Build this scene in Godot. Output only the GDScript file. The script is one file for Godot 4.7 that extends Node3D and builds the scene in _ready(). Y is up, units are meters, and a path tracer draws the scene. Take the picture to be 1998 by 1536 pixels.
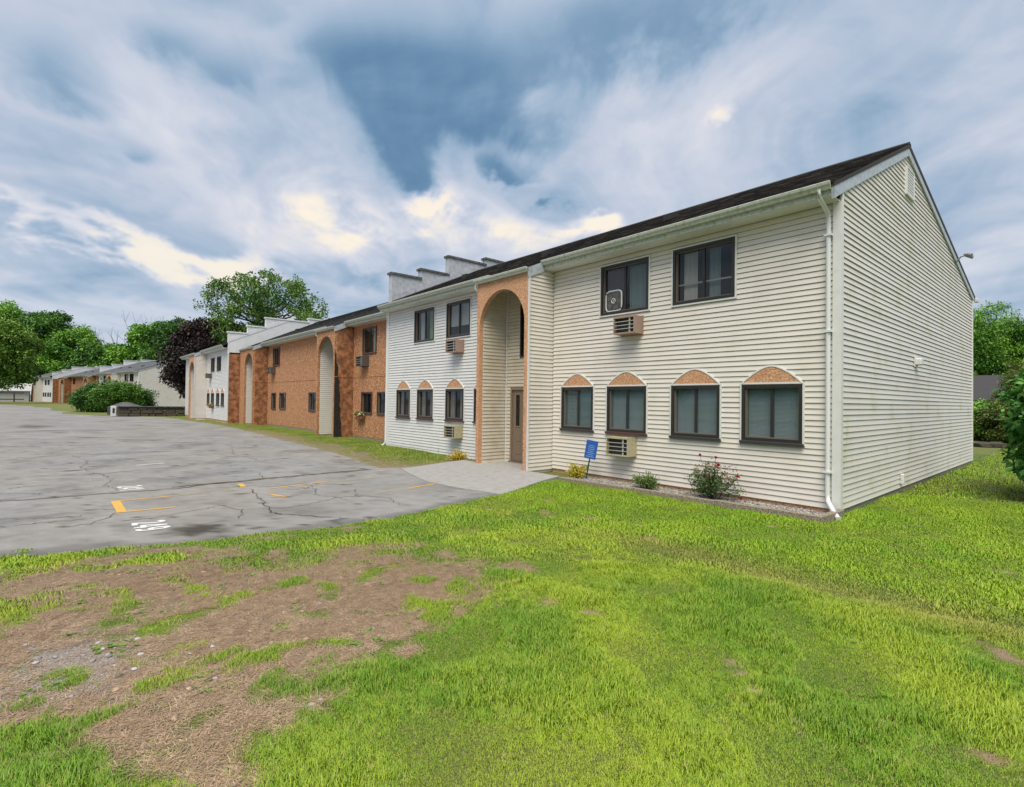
extends Node3D

# ---------------------------------------------------------------- setting up
var M := {}            # materials
var mesh_cache := {}   # shared meshes of windows and the like
var taken := {}        # names in use per parent
var rng := RandomNumberGenerator.new()

const CAM := Vector3(3.042, 1.793, 10.104)
const EAVE := 5.30     # underside of the main soffit
const RIDGE_Y := 7.80
const RIDGE_Z := -4.45
const SLOPE := 0.464
const DEEP := 13.05    # depth of a block
const COURSE := 0.1016 # exposure of one siding board

func _ready():
	rng.seed = 7
	set_up_view()
	make_materials()
	make_ground()
	make_buildings()
	make_yard_things()
	make_trees()
	make_grass()

func set_up_view():
	var cam := Camera3D.new()
	cam.name = "camera"
	var yaw := 0.853474; var pitch := 0.0140696; var roll := 0.0129974
	var fwd := Vector3(-sin(yaw) * cos(pitch), sin(pitch), -cos(yaw) * cos(pitch))
	var right := Vector3(cos(yaw), 0, -sin(yaw))
	var up := right.cross(fwd)
	var r2 := right * cos(roll) + up * sin(roll)
	var u2 := up * cos(roll) - right * sin(roll)
	add_child(cam)
	cam.transform = Transform3D(Basis(r2, u2, -fwd), CAM)
	cam.fov = 74.11
	cam.near = 0.05
	cam.far = 900.0
	cam.current = true
	var we := WorldEnvironment.new()
	we.name = "world_environment"
	var env := Environment.new()
	env.background_mode = Environment.BG_SKY
	env.tonemap_mode = Environment.TONE_MAPPER_LINEAR
	env.tonemap_exposure = 2.75
	env.sdfgi_enabled = true
	env.ssao_enabled = true
	env.ssil_enabled = true
	var sky := Sky.new()
	var pm := PanoramaSkyMaterial.new()
	pm.panorama = sky_picture()
	pm.energy_multiplier = 0.385
	sky.sky_material = pm
	env.sky = sky
	we.environment = env
	add_child(we)
	var sun := DirectionalLight3D.new()
	sun.name = "sun"
	sun.light_energy = 0.5
	sun.light_angular_distance = 40.0
	sun.light_color = Color(1.0, 0.965, 0.90)
	sun.shadow_enabled = true
	add_child(sun)
	sun.look_at_from_position(Vector3(0.36, 1.0, 0.44) * 50.0, Vector3.ZERO)

# A broken overcast: a deck of cloud seen in perspective, thin and warm where the light comes through low down, slate blue where it is thick
func sky_picture() -> ImageTexture:
	var w := 3072; var h := 1536
	var n1 := FastNoiseLite.new(); n1.seed = 11; n1.noise_type = FastNoiseLite.TYPE_SIMPLEX_SMOOTH; n1.frequency = 0.95
	n1.fractal_type = FastNoiseLite.FRACTAL_FBM; n1.fractal_octaves = 7; n1.fractal_gain = 0.56
	var n2 := FastNoiseLite.new(); n2.seed = 23; n2.noise_type = FastNoiseLite.TYPE_SIMPLEX_SMOOTH; n2.frequency = 0.8
	n2.fractal_type = FastNoiseLite.FRACTAL_FBM; n2.fractal_octaves = 3
	var n3 := FastNoiseLite.new(); n3.seed = 37; n3.noise_type = FastNoiseLite.TYPE_SIMPLEX_SMOOTH; n3.frequency = 1.5
	n3.fractal_type = FastNoiseLite.FRACTAL_FBM; n3.fractal_octaves = 7; n3.fractal_gain = 0.60
	# where the thick dark cloud gathers: azimuth (degrees from north, west negative), elevation, half widths, weight
	var thick := [[-60, 32, 11, 5.5, 0.55], [-70, 32.5, 7, 4.5, 0.40], [-52, 27.5, 8, 5, 0.60], [-62, 25.0, 4.5, 3.4, 0.50], [-59.5, 22.0, 2.4, 2.0, 0.46], [-36, 35, 13, 4.0, 0.50], [-21, 34, 12, 4, 0.24],
		[-68, 13.8, 3.6, 1.8, 0.40], [-90.5, 25.5, 3.6, 3.0, 0.34], [-49.5, 23, 2.6, 0.9, 0.36], [-79, 29, 3.4, 2.2, 0.26], [-87, 21.5, 1.6, 1.1, 0.30], [-84, 31, 3, 1.6, 0.24], [-14, 27, 7, 3, 0.16], [-92, 12, 6, 2, 0.20], [-8, 14, 6, 2.5, 0.26], [-33, 27, 4, 1.6, 0.14]]
	var thin := [[-82, 14.5, 16, 3.2, 0.17], [-52, 17.5, 16, 3.2, 0.12], [-43, 20.4, 2.6, 1.3, 0.55], [-86, 14.2, 11, 1.5, 0.50], [-57, 20.6, 3.4, 1.4, 0.46], [-23, 25.6, 1.8, 1.0, 0.42], [-77, 11.5, 7, 1.3, 0.42], [-48, 19.5, 8, 2.0, 0.30], [-66, 19, 6, 1.8, 0.32], [-46, 31, 3.5, 4.0, 0.16], [-5, 20, 5, 2, 0.2], [-16, 29, 3, 1.2, 0.18]]
	var stops := [[0.0, Color(0.30, 0.44, 0.575)], [0.22, Color(0.42, 0.555, 0.68)], [0.42, Color(0.60, 0.69, 0.785)], [0.60, Color(0.735, 0.775, 0.845)], [0.76, Color(0.835, 0.845, 0.885)], [0.88, Color(0.94, 0.91, 0.87)], [1.0, Color(1.0, 0.955, 0.87)]]
	var lut := []
	for i in 256:
		var t := i / 255.0
		for k in stops.size() - 1:
			if t >= stops[k][0] and t <= stops[k + 1][0]:
				lut.append(stops[k][1].lerp(stops[k + 1][1], (t - stops[k][0]) / (stops[k + 1][0] - stops[k][0])))
				break
	var px := PackedByteArray(); px.resize(w * h * 3)
	px.fill(114)
	for j in h / 2:
		var el := PI * 0.5 - PI * (j + 0.5) / h
		var y := sin(el); var c := cos(el)
		var far_ := 1.0 / (y + 0.16)
		var eld := rad_to_deg(el)
		var low := clampf(1.0 - eld / 16.0, 0.0, 1.0)
		for i in w:
			var a := TAU * (i + 0.5) / w
			var ad := rad_to_deg(a)
			if ad > 180.0: ad -= 360.0
			var px_ := sin(a) * c * far_; var pz_ := -cos(a) * c * far_
			# the layers drift away to the north-west
			var s := -px_ * 0.87 - pz_ * 0.5; var t2 := px_ * 0.5 - pz_ * 0.87
			var warp := n2.get_noise_2d(px_ * 0.9, pz_ * 0.9)
			var f := n1.get_noise_2d(s * 1.0 + warp * 0.4, t2 * 1.35 + warp * 0.5)
			var d := n3.get_noise_2d(s * 0.85 + 40.0 - warp * 0.3, t2 * 1.5)
			var tone := 0.60 + f * 0.36 + d * 0.13 + warp * 0.10
			var dark := d * 0.42 + f * 0.26 - 0.30; var break_ := f * 0.34 + d * 0.24 - 0.30
			if ad > -112.0 and ad < 12.0:
				var wa := ad + warp * 7.0 + f * 4.0; var we_ := eld - warp * 3.0 + d * 3.0
				for b in thick:
					var dx: float = (wa - b[0]) / b[2]; var dy: float = (we_ - b[1]) / b[3]
					var r := dx * dx + dy * dy
					if r < 5.0: dark += b[4] * exp(-r)
				for b in thin:
					var dx: float = (wa - b[0]) / b[2]; var dy: float = (we_ - b[1]) / b[3]
					var r := dx * dx + dy * dy
					if r < 5.0: break_ += b[4] * exp(-r)
			tone = lerpf(tone, 0.20 + f * 0.22 + d * 0.12, smoothstep(-0.26, 0.34, dark) * 0.95)
			tone = lerpf(tone, 0.97, smoothstep(-0.16, 0.28, break_) * 0.9)
			var col: Color = lut[int(clampf(tone, 0.0, 1.0) * 255.0)]
			# clearer, bluer air low over the horizon
			col = col.lerp(Color(0.74, 0.81, 0.87), low * 0.38)
			var q := (j * w + i) * 3
			px[q] = int(col.r * 255.0); px[q + 1] = int(col.g * 255.0); px[q + 2] = int(col.b * 255.0)
	return ImageTexture.create_from_image(Image.create_from_data(w, h, false, Image.FORMAT_RGB8, px))

# ---------------------------------------------------------------- names and metas
func put(o: Node3D, called: String, parent: Node = self) -> Node3D:
	var key := str(parent.get_instance_id()) + called
	var k: int = taken.get(key, 0)
	taken[key] = k + 1
	o.name = called if k == 0 else "%s_%03d" % [called, k]
	parent.add_child(o, true)
	return o

func tag(o: Node, label: String, category: String, group := "") -> void:
	o.set_meta("label", label)
	o.set_meta("category", category)
	if group != "": o.set_meta("group", group)

func thing(called: String, label: String, category: String, at := Vector3.ZERO, group := "") -> Node3D:
	var o := Node3D.new()
	put(o, called)
	o.position = at
	tag(o, label, category, group)
	return o

func mi(mesh: Mesh, called: String, parent: Node = self, at := Vector3.ZERO) -> MeshInstance3D:
	var o := MeshInstance3D.new()
	o.mesh = mesh
	put(o, called, parent)
	o.position = at
	return o

func part(st: SurfaceTool, mat: Material, called: String, parent: Node = self, at := Vector3.ZERO) -> MeshInstance3D:
	return mi(done(st, mat), called, parent, at)

func done(st: SurfaceTool, mat: Material) -> ArrayMesh:
	st.set_material(mat)
	return st.commit()

func begin() -> SurfaceTool:
	var st := SurfaceTool.new()
	st.begin(Mesh.PRIMITIVE_TRIANGLES)
	return st

# ---------------------------------------------------------------- shapes
# corners run counter-clockwise seen from outside; written out clockwise, as the engine wants them
func quad(st: SurfaceTool, a: Vector3, b: Vector3, c: Vector3, d: Vector3) -> void:
	var n := (b - a).cross(c - a)
	if n.length_squared() < 1e-14: n = (c - a).cross(d - a)
	st.set_normal(n.normalized())
	for v in [a, c, b, a, d, c]: st.add_vertex(v)

func tri(st: SurfaceTool, a: Vector3, b: Vector3, c: Vector3) -> void:
	st.set_normal((b - a).cross(c - a).normalized())
	for v in [a, c, b]: st.add_vertex(v)

func box(st: SurfaceTool, lo: Vector3, hi: Vector3) -> void:
	var p := [Vector3(lo.x, lo.y, lo.z), Vector3(hi.x, lo.y, lo.z), Vector3(hi.x, lo.y, hi.z), Vector3(lo.x, lo.y, hi.z), Vector3(lo.x, hi.y, lo.z), Vector3(hi.x, hi.y, lo.z), Vector3(hi.x, hi.y, hi.z), Vector3(lo.x, hi.y, hi.z)]
	quad(st, p[3], p[2], p[6], p[7]); quad(st, p[1], p[0], p[4], p[5])
	quad(st, p[2], p[1], p[5], p[6]); quad(st, p[0], p[3], p[7], p[4])
	quad(st, p[7], p[6], p[5], p[4]); quad(st, p[0], p[1], p[2], p[3])

# a box with its long edges taken off
func soft_box(st: SurfaceTool, lo: Vector3, hi: Vector3, e: float) -> void:
	var rings := []
	for k in 4:
		var y: float = [lo.y, lo.y + e, hi.y - e, hi.y][k]
		var i: float = e if k == 0 or k == 3 else 0.0
		rings.append([Vector3(lo.x + i + e, y, hi.z - i), Vector3(hi.x - i - e, y, hi.z - i), Vector3(hi.x - i, y, hi.z - i - e), Vector3(hi.x - i, y, lo.z + i + e), Vector3(hi.x - i - e, y, lo.z + i), Vector3(lo.x + i + e, y, lo.z + i), Vector3(lo.x + i, y, lo.z + i + e), Vector3(lo.x + i, y, hi.z - i - e)])
	for k in 3:
		for j in 8:
			quad(st, rings[k][j], rings[k][(j + 1) % 8], rings[k + 1][(j + 1) % 8], rings[k + 1][j])
	for j in range(1, 7):
		tri(st, rings[3][0], rings[3][j], rings[3][j + 1])
		tri(st, rings[0][0], rings[0][j + 1], rings[0][j])

# polygon in the (z, y) plane, counter-clockwise seen from +x, pushed from x0 to x1 (x0 < x1)
func slab_x(st: SurfaceTool, poly: PackedVector2Array, x0: float, x1: float) -> void:
	var idx := Geometry2D.triangulate_polygon(poly)
	for k in range(0, idx.size(), 3):
		var a := poly[idx[k]]; var b := poly[idx[k + 1]]; var c := poly[idx[k + 2]]
		if (b - a).cross(c - a) > 0.0:
			var t := b; b = c; c = t
		tri(st, Vector3(x1, a.y, a.x), Vector3(x1, b.y, b.x), Vector3(x1, c.y, c.x))
		tri(st, Vector3(x0, a.y, a.x), Vector3(x0, c.y, c.x), Vector3(x0, b.y, b.x))
	var area := 0.0
	for k in poly.size(): area += poly[k].cross(poly[(k + 1) % poly.size()])
	for k in poly.size():
		var a := poly[k]; var b := poly[(k + 1) % poly.size()]
		if area > 0.0:
			var t := a; a = b; b = t
		quad(st, Vector3(x1, a.y, a.x), Vector3(x0, a.y, a.x), Vector3(x0, b.y, b.x), Vector3(x1, b.y, b.x))

# polygon in the (x, y) plane pushed from z0 to z1
func slab_z(st: SurfaceTool, poly: PackedVector2Array, z0: float, z1: float) -> void:
	var idx := Geometry2D.triangulate_polygon(poly)
	for k in range(0, idx.size(), 3):
		var a := poly[idx[k]]; var b := poly[idx[k + 1]]; var c := poly[idx[k + 2]]
		if (b - a).cross(c - a) < 0.0:
			var t := b; b = c; c = t
		tri(st, Vector3(a.x, a.y, z1), Vector3(b.x, b.y, z1), Vector3(c.x, c.y, z1))
		tri(st, Vector3(a.x, a.y, z0), Vector3(c.x, c.y, z0), Vector3(b.x, b.y, z0))
	var area := 0.0
	for k in poly.size(): area += poly[k].cross(poly[(k + 1) % poly.size()])
	for k in poly.size():
		var a := poly[k]; var b := poly[(k + 1) % poly.size()]
		if area < 0.0:
			var t := a; a = b; b = t
		quad(st, Vector3(a.x, a.y, z1), Vector3(a.x, a.y, z0), Vector3(b.x, b.y, z0), Vector3(b.x, b.y, z1))

func tube(st: SurfaceTool, pts: Array, radii: Array, sides := 6) -> void:
	var rings := []; var norms := []
	for k in pts.size():
		var d: Vector3 = (pts[mini(k + 1, pts.size() - 1)] - pts[maxi(k - 1, 0)]).normalized()
		var side := d.cross(Vector3.UP if absf(d.y) < 0.9 else Vector3.RIGHT).normalized()
		var up := side.cross(d)
		var ring := []; var nn := []
		for j in sides:
			var a := TAU * j / sides
			var n := side * cos(a) + up * sin(a)
			ring.append(pts[k] + n * radii[k]); nn.append(n)
		rings.append(ring); norms.append(nn)
	for k in pts.size() - 1:
		for j in sides:
			var j2 := (j + 1) % sides
			for v in [[k, j], [k, j2], [k + 1, j2], [k, j], [k + 1, j2], [k + 1, j]]:
				st.set_normal(norms[v[0]][v[1]]); st.add_vertex(rings[v[0]][v[1]])
	for j in range(1, sides - 1):
		tri(st, rings[-1][0], rings[-1][j + 1], rings[-1][j]); tri(st, rings[0][0], rings[0][j], rings[0][j + 1])

# the rectangle x0..x1, y0..y1 less the holes (Rect2), as boxes between z0 and z1
func wall_with_holes(st: SurfaceTool, x0: float, x1: float, y0: float, y1: float, z0: float, z1: float, holes: Array) -> void:
	var ys := [y0, y1]
	for h in holes:
		ys.append(clampf(h.position.y, y0, y1)); ys.append(clampf(h.end.y, y0, y1))
	ys.sort()
	for k in ys.size() - 1:
		if ys[k + 1] - ys[k] < 0.002: continue
		for s in open_spans(x0, x1, (ys[k] + ys[k + 1]) * 0.5, holes):
			box(st, Vector3(s[0], ys[k], z0), Vector3(s[1], ys[k + 1], z1))

func open_spans(x0: float, x1: float, y: float, holes: Array) -> Array:
	var cuts := []
	for h in holes:
		if y > h.position.y and y < h.end.y: cuts.append([h.position.x, h.end.x])
	cuts.sort_custom(func(a, b): return a[0] < b[0])
	var out := []; var at := x0
	for c in cuts:
		if c[1] <= x0 or c[0] >= x1: continue
		if c[0] > at + 0.003: out.append([at, minf(c[0], x1)])
		at = maxf(at, c[1])
	if at < x1 - 0.003: out.append([at, x1])
	return out

# ---------------------------------------------------------------- materials
func noise(seed_: int, freq: float, oct := 4, kind := FastNoiseLite.TYPE_SIMPLEX_SMOOTH, warp := 0.0) -> FastNoiseLite:
	var n := FastNoiseLite.new()
	n.seed = seed_; n.frequency = freq; n.noise_type = kind
	n.fractal_type = FastNoiseLite.FRACTAL_FBM; n.fractal_octaves = oct
	if warp > 0.0:
		n.domain_warp_enabled = true; n.domain_warp_amplitude = warp; n.domain_warp_frequency = freq * 1.5
	return n

func shades(n: FastNoiseLite, size: int, ramp: Array) -> ImageTexture:
	var src := n.get_seamless_image(size, size, false, false, 0.12, true)
	src.convert(Image.FORMAT_L8)
	var d := src.get_data()
	var lr := PackedByteArray(); var lg := PackedByteArray(); var lb := PackedByteArray()
	for i in 256:
		var t := i / 255.0
		var col: Color = ramp[-1][1]
		for k in ramp.size() - 1:
			if t <= ramp[k + 1][0]:
				col = ramp[k][1].lerp(ramp[k + 1][1], clampf((t - ramp[k][0]) / (ramp[k + 1][0] - ramp[k][0]), 0.0, 1.0))
				break
		lr.append(int(clampf(col.r, 0, 1) * 255)); lg.append(int(clampf(col.g, 0, 1) * 255)); lb.append(int(clampf(col.b, 0, 1) * 255))
	var out := PackedByteArray(); out.resize(d.size() * 3)
	for k in d.size():
		out[k * 3] = lr[d[k]]; out[k * 3 + 1] = lg[d[k]]; out[k * 3 + 2] = lb[d[k]]
	return ImageTexture.create_from_image(Image.create_from_data(size, size, false, Image.FORMAT_RGB8, out))

func lin(r: float, g: float, b: float) -> Color:
	return Color(r, g, b).linear_to_srgb()

func plain(c: Color, rough := 0.7, metal := 0.0) -> StandardMaterial3D:
	var m := StandardMaterial3D.new()
	m.albedo_color = c; m.roughness = rough; m.metallic = metal
	return m

func textured(c: Color, rough: float, tex: Texture2D, scale: float, bump: Texture2D = null, depth := 0.0) -> StandardMaterial3D:
	var m := plain(c, rough)
	m.albedo_texture = tex
	m.uv1_triplanar = true; m.uv1_world_triplanar = true
	m.uv1_scale = Vector3.ONE * scale
	if bump:
		m.heightmap_enabled = true
		m.heightmap_texture = bump
		m.heightmap_scale = depth
	return m

func leafy(c: Color, back := 0.35) -> StandardMaterial3D:
	var m := plain(c, 0.6)
	m.cull_mode = BaseMaterial3D.CULL_DISABLED
	m.backlight_enabled = true
	m.backlight = Color(back, back, back * 0.6)
	m.vertex_color_use_as_albedo = true
	return m

func g(v: float) -> Color:
	return Color(v, v, v)

func make_materials():
	var w := Color.WHITE
	var dirt := shades(noise(3, 0.012, 5), 512, [[0.0, Color(0.945, 0.94, 0.925)], [0.45, Color(0.985, 0.982, 0.975)], [1.0, w]])
	var algae := shades(noise(5, 0.010, 5, FastNoiseLite.TYPE_SIMPLEX_SMOOTH, 30.0), 512, [[0.0, w], [0.62, Color(0.985, 0.98, 0.965)], [0.80, Color(0.95, 0.95, 0.90)], [0.93, Color(0.90, 0.905, 0.79)], [1.0, Color(0.84, 0.85, 0.68)]])
	M.cream = textured(lin(0.715, 0.675, 0.625), 0.42, dirt, 0.21)
	M.gable = textured(lin(0.70, 0.675, 0.645), 0.42, algae, 0.22)
	M.white_siding = textured(lin(0.71, 0.715, 0.715), 0.42, dirt, 0.21)
	M.porch_white = textured(lin(0.71, 0.69, 0.645), 0.45, dirt, 0.25)
	M.porch = textured(lin(0.645, 0.60, 0.51), 0.45, shades(noise(8, 0.012, 5), 512, [[0.0, Color(0.90, 0.87, 0.80)], [0.5, Color(0.97, 0.96, 0.94)], [1.0, w]]), 0.25)
	M.trim = textured(lin(0.70, 0.71, 0.71), 0.40, dirt, 0.7)
	M.rake = textured(lin(0.47, 0.51, 0.545), 0.42, shades(noise(9, 0.014, 5, FastNoiseLite.TYPE_SIMPLEX_SMOOTH, 20.0), 512, [[0.0, Color(0.78, 0.80, 0.80)], [0.5, Color(0.95, 0.96, 0.97)], [1.0, w]]), 0.8)
	M.gutter = textured(lin(0.53, 0.56, 0.53), 0.38, shades(noise(10, 0.02, 5), 512, [[0.0, Color(0.70, 0.73, 0.62)], [0.45, Color(0.93, 0.94, 0.90)], [1.0, w]]), 0.9)
	M.spout = plain(lin(0.68, 0.70, 0.72), 0.35)
	var trowel := noise(14, 0.045, 4, FastNoiseLite.TYPE_SIMPLEX_SMOOTH, 26.0)
	trowel.fractal_type = FastNoiseLite.FRACTAL_RIDGED
	var relief := shades(trowel, 512, [[0.0, g(0.0)], [1.0, g(1.0)]])
	var stucco_col := shades(trowel, 512, [[0.0, Color(1.0, 0.99, 0.97)], [0.36, Color(0.97, 0.95, 0.92)], [0.56, Color(0.82, 0.76, 0.69)], [0.76, Color(0.56, 0.48, 0.40)], [1.0, Color(0.36, 0.29, 0.24)]])
	M.stucco = textured(lin(0.665, 0.385, 0.235), 0.9, shades(trowel, 512, [[0.0, w], [0.50, Color(0.985, 0.975, 0.96)], [0.70, Color(0.90, 0.865, 0.82)], [0.88, Color(0.66, 0.59, 0.52)], [1.0, Color(0.48, 0.41, 0.35)]]), 0.5, relief, -1.2)
	M.stucco_wall = textured(lin(0.78, 0.455, 0.275), 0.9, stucco_col, 0.46, relief, -1.2)
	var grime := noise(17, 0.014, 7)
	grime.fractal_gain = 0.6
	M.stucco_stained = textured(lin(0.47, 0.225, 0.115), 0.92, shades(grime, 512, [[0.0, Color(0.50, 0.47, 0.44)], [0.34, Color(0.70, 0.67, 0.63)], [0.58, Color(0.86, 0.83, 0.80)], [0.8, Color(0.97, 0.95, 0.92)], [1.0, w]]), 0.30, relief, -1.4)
	M.black_paper = textured(lin(0.028, 0.026, 0.024), 0.8, shades(grime, 256, [[0.0, g(0.5)], [1.0, w]]), 1.5)
	M.shingle = StandardMaterial3D.new()
	M.shingle.vertex_color_use_as_albedo = true; M.shingle.roughness = 0.95
	M.shingle.albedo_texture = shades(noise(19, 0.30, 3), 256, [[0.0, g(0.55)], [0.5, g(0.85)], [1.0, w]])
	M.shingle.uv1_triplanar = true; M.shingle.uv1_world_triplanar = true; M.shingle.uv1_scale = Vector3.ONE * 1.4
	M.roof_deck = plain(lin(0.035, 0.034, 0.035), 0.95)
	M.house_roof = plain(lin(0.045, 0.043, 0.047), 0.9)
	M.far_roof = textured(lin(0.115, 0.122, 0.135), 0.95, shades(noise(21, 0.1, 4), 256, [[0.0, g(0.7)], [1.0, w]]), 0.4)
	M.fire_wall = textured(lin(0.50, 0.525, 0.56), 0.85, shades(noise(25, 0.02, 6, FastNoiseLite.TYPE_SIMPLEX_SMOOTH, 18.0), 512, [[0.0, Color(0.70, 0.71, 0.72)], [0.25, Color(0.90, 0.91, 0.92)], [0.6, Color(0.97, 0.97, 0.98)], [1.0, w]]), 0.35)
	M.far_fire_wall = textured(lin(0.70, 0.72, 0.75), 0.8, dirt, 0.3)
	M.coping = textured(lin(0.24, 0.25, 0.245), 0.9, shades(noise(27, 0.03, 5), 512, [[0.0, Color(0.06, 0.06, 0.06)], [0.42, Color(0.22, 0.22, 0.21)], [0.55, Color(0.85, 0.85, 0.84)], [1.0, w]]), 1.0)
	M.frame = plain(lin(0.022, 0.020, 0.019), 0.45)
	M.sash = plain(lin(0.16, 0.135, 0.11), 0.4)
	M.sill = plain(lin(0.035, 0.034, 0.040), 0.5)
	M.red_sill = plain(lin(0.085, 0.032, 0.028), 0.55)
	M.brown_frame = plain(lin(0.075, 0.040, 0.032), 0.5)
	M.glass = StandardMaterial3D.new()
	M.glass.transparency = BaseMaterial3D.TRANSPARENCY_ALPHA
	M.glass.albedo_color = Color(0.36, 0.47, 0.49, 0.42); M.glass.roughness = 0.03
	M.dark_glass = StandardMaterial3D.new()
	M.dark_glass.transparency = BaseMaterial3D.TRANSPARENCY_ALPHA
	M.dark_glass.albedo_color = Color(0.10, 0.13, 0.14, 0.35); M.dark_glass.roughness = 0.03
	M.blind = plain(lin(0.34, 0.38, 0.385), 0.6)
	M.blind_grey = plain(lin(0.30, 0.30, 0.30), 0.7)
	M.curtain_violet = plain(lin(0.13, 0.115, 0.15), 0.9)
	M.curtain_teal = plain(lin(0.24, 0.33, 0.36), 0.9)
	M.curtain_green = plain(lin(0.30, 0.42, 0.20), 0.9)
	M.curtain_white = plain(lin(0.52, 0.54, 0.53), 0.9)
	M.screen_bar = plain(lin(0.42, 0.42, 0.41), 0.6)
	M.door = plain(lin(0.205, 0.150, 0.105), 0.5)
	M.door_frame = plain(lin(0.25, 0.20, 0.145), 0.5)
	M.brass = plain(lin(0.42, 0.33, 0.15), 0.35, 0.8)
	M.foundation = textured(lin(0.40, 0.39, 0.36), 0.95, shades(noise(31, 0.03, 6), 512, [[0.0, Color(0.40, 0.39, 0.36)], [0.5, Color(0.85, 0.84, 0.81)], [1.0, w]]), 1.2)
	M.footing = textured(lin(0.70, 0.47, 0.31), 0.95, shades(noise(33, 0.03, 6), 512, [[0.0, Color(0.52, 0.48, 0.42)], [0.5, Color(0.90, 0.88, 0.85)], [1.0, w]]), 1.2)
	M.ac_cream = textured(lin(0.50, 0.475, 0.34), 0.5, shades(noise(35, 0.03, 5), 256, [[0.0, Color(0.62, 0.56, 0.42)], [0.35, Color(0.92, 0.90, 0.84)], [1.0, w]]), 2.0)
	M.ac_tan = plain(lin(0.34, 0.235, 0.185), 0.5)
	M.ac_dark = plain(lin(0.10, 0.085, 0.075), 0.5)
	M.ac_bar = plain(lin(0.42, 0.42, 0.38), 0.45)
	M.ac_fin = plain(lin(0.020, 0.020, 0.021), 0.6)
	M.metal_white = plain(lin(0.62, 0.63, 0.64), 0.4)
	M.lamp_grey = plain(lin(0.20, 0.20, 0.205), 0.5)
	M.blind_dim = plain(lin(0.20, 0.235, 0.235), 0.6)
	M.fan_blade = plain(lin(0.10, 0.095, 0.10), 0.5)
	M.vent_dark = plain(lin(0.02, 0.02, 0.02), 0.8)
	var grain := shades(noise(41, 0.16, 4), 512, [[0.0, g(0.50)], [0.35, g(0.80)], [0.6, g(0.94)], [1.0, w]])
	var grit := shades(noise(42, 0.22, 3), 512, [[0.0, g(0.0)], [1.0, g(1.0)]])
	M.asphalt = textured(Color.WHITE, 0.93, grain, 0.9, grit, 0.5)
	M.asphalt.vertex_color_use_as_albedo = true
	M.crack = textured(lin(0.045, 0.042, 0.038), 0.95, grain, 2.0)
	M.oil = textured(lin(0.040, 0.040, 0.042), 0.75, grain, 1.6)
	M.weed_crack = textured(lin(0.13, 0.10, 0.055), 0.95, grain, 3.0)
	M.paint_yellow = textured(lin(0.74, 0.42, 0.075), 0.8, shades(noise(45, 0.12, 5), 256, [[0.0, Color(0.50, 0.56, 0.78)], [0.34, Color(0.80, 0.82, 0.86)], [0.5, Color(0.96, 0.96, 0.95)], [1.0, w]]), 1.0)
	M.paint_faded = textured(lin(0.62, 0.49, 0.25), 0.85, shades(noise(46, 0.14, 5), 256, [[0.0, Color(0.62, 0.68, 0.85)], [0.5, Color(0.86, 0.88, 0.92)], [1.0, w]]), 1.3)
	M.paint_white = textured(lin(0.78, 0.78, 0.78), 0.8, shades(noise(44, 0.13, 5), 256, [[0.0, g(0.62)], [0.36, g(0.84)], [0.5, g(0.97)], [1.0, w]]), 1.2)
	M.concrete = textured(lin(0.345, 0.338, 0.335), 0.92, shades(noise(47, 0.025, 6), 512, [[0.0, Color(0.88, 0.875, 0.86)], [0.5, Color(0.96, 0.96, 0.955)], [1.0, w]]), 0.3, grit, 0.1)
	M.timber = textured(lin(0.40, 0.345, 0.28), 0.95, shades(noise(49, 0.03, 6, FastNoiseLite.TYPE_SIMPLEX_SMOOTH, 12.0), 512, [[0.0, Color(0.42, 0.40, 0.37)], [0.5, Color(0.84, 0.83, 0.80)], [1.0, w]]), 1.4)
	var soil := shades(noise(51, 0.11, 5), 512, [[0.0, Color(0.46, 0.43, 0.40)], [0.40, Color(0.80, 0.77, 0.74)], [0.7, Color(0.97, 0.95, 0.92)], [1.0, w]])
	M.soil = textured(Color.WHITE, 0.97, soil, 1.1, grit, 1.2)
	M.soil.vertex_color_use_as_albedo = true
	M.grass = leafy(Color.WHITE, 0.45)
	M.leaf = leafy(Color.WHITE, 0.40)
	M.stone = plain(Color.WHITE, 0.9)
	M.stone.vertex_color_use_as_albedo = true
	M.bark = textured(lin(0.095, 0.080, 0.065), 0.95, shades(noise(53, 0.05, 5), 256, [[0.0, g(0.5)], [1.0, w]]), 0.8)
	M.dead_bark = plain(lin(0.13, 0.115, 0.11), 0.95)
	M.sign_blue = textured(lin(0.025, 0.12, 0.42), 0.45, shades(noise(55, 0.06, 5), 256, [[0.0, Color(0.80, 0.86, 1.0)], [1.0, w]]), 5.0)
	M.sign_print = plain(lin(0.26, 0.44, 0.72), 0.5)
	M.sign_post = plain(lin(0.012, 0.060, 0.025), 0.5)
	M.rose = plain(lin(0.52, 0.020, 0.045), 0.6)
	M.terracotta = plain(lin(0.22, 0.08, 0.04), 0.8)
	M.old_stone = textured(lin(0.105, 0.095, 0.072), 0.95, shades(noise(57, 0.04, 6), 512, [[0.0, Color(0.35, 0.34, 0.32)], [0.5, Color(0.82, 0.80, 0.76)], [1.0, w]]), 0.9)
	M.tarp = textured(lin(0.095, 0.10, 0.11), 0.6, shades(noise(58, 0.03, 5), 256, [[0.0, g(0.6)], [1.0, w]]), 0.5)
	M.fence_wood = plain(lin(0.055, 0.050, 0.045), 0.9)
	M.pale_shed = plain(lin(0.42, 0.43, 0.43), 0.8)

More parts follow.
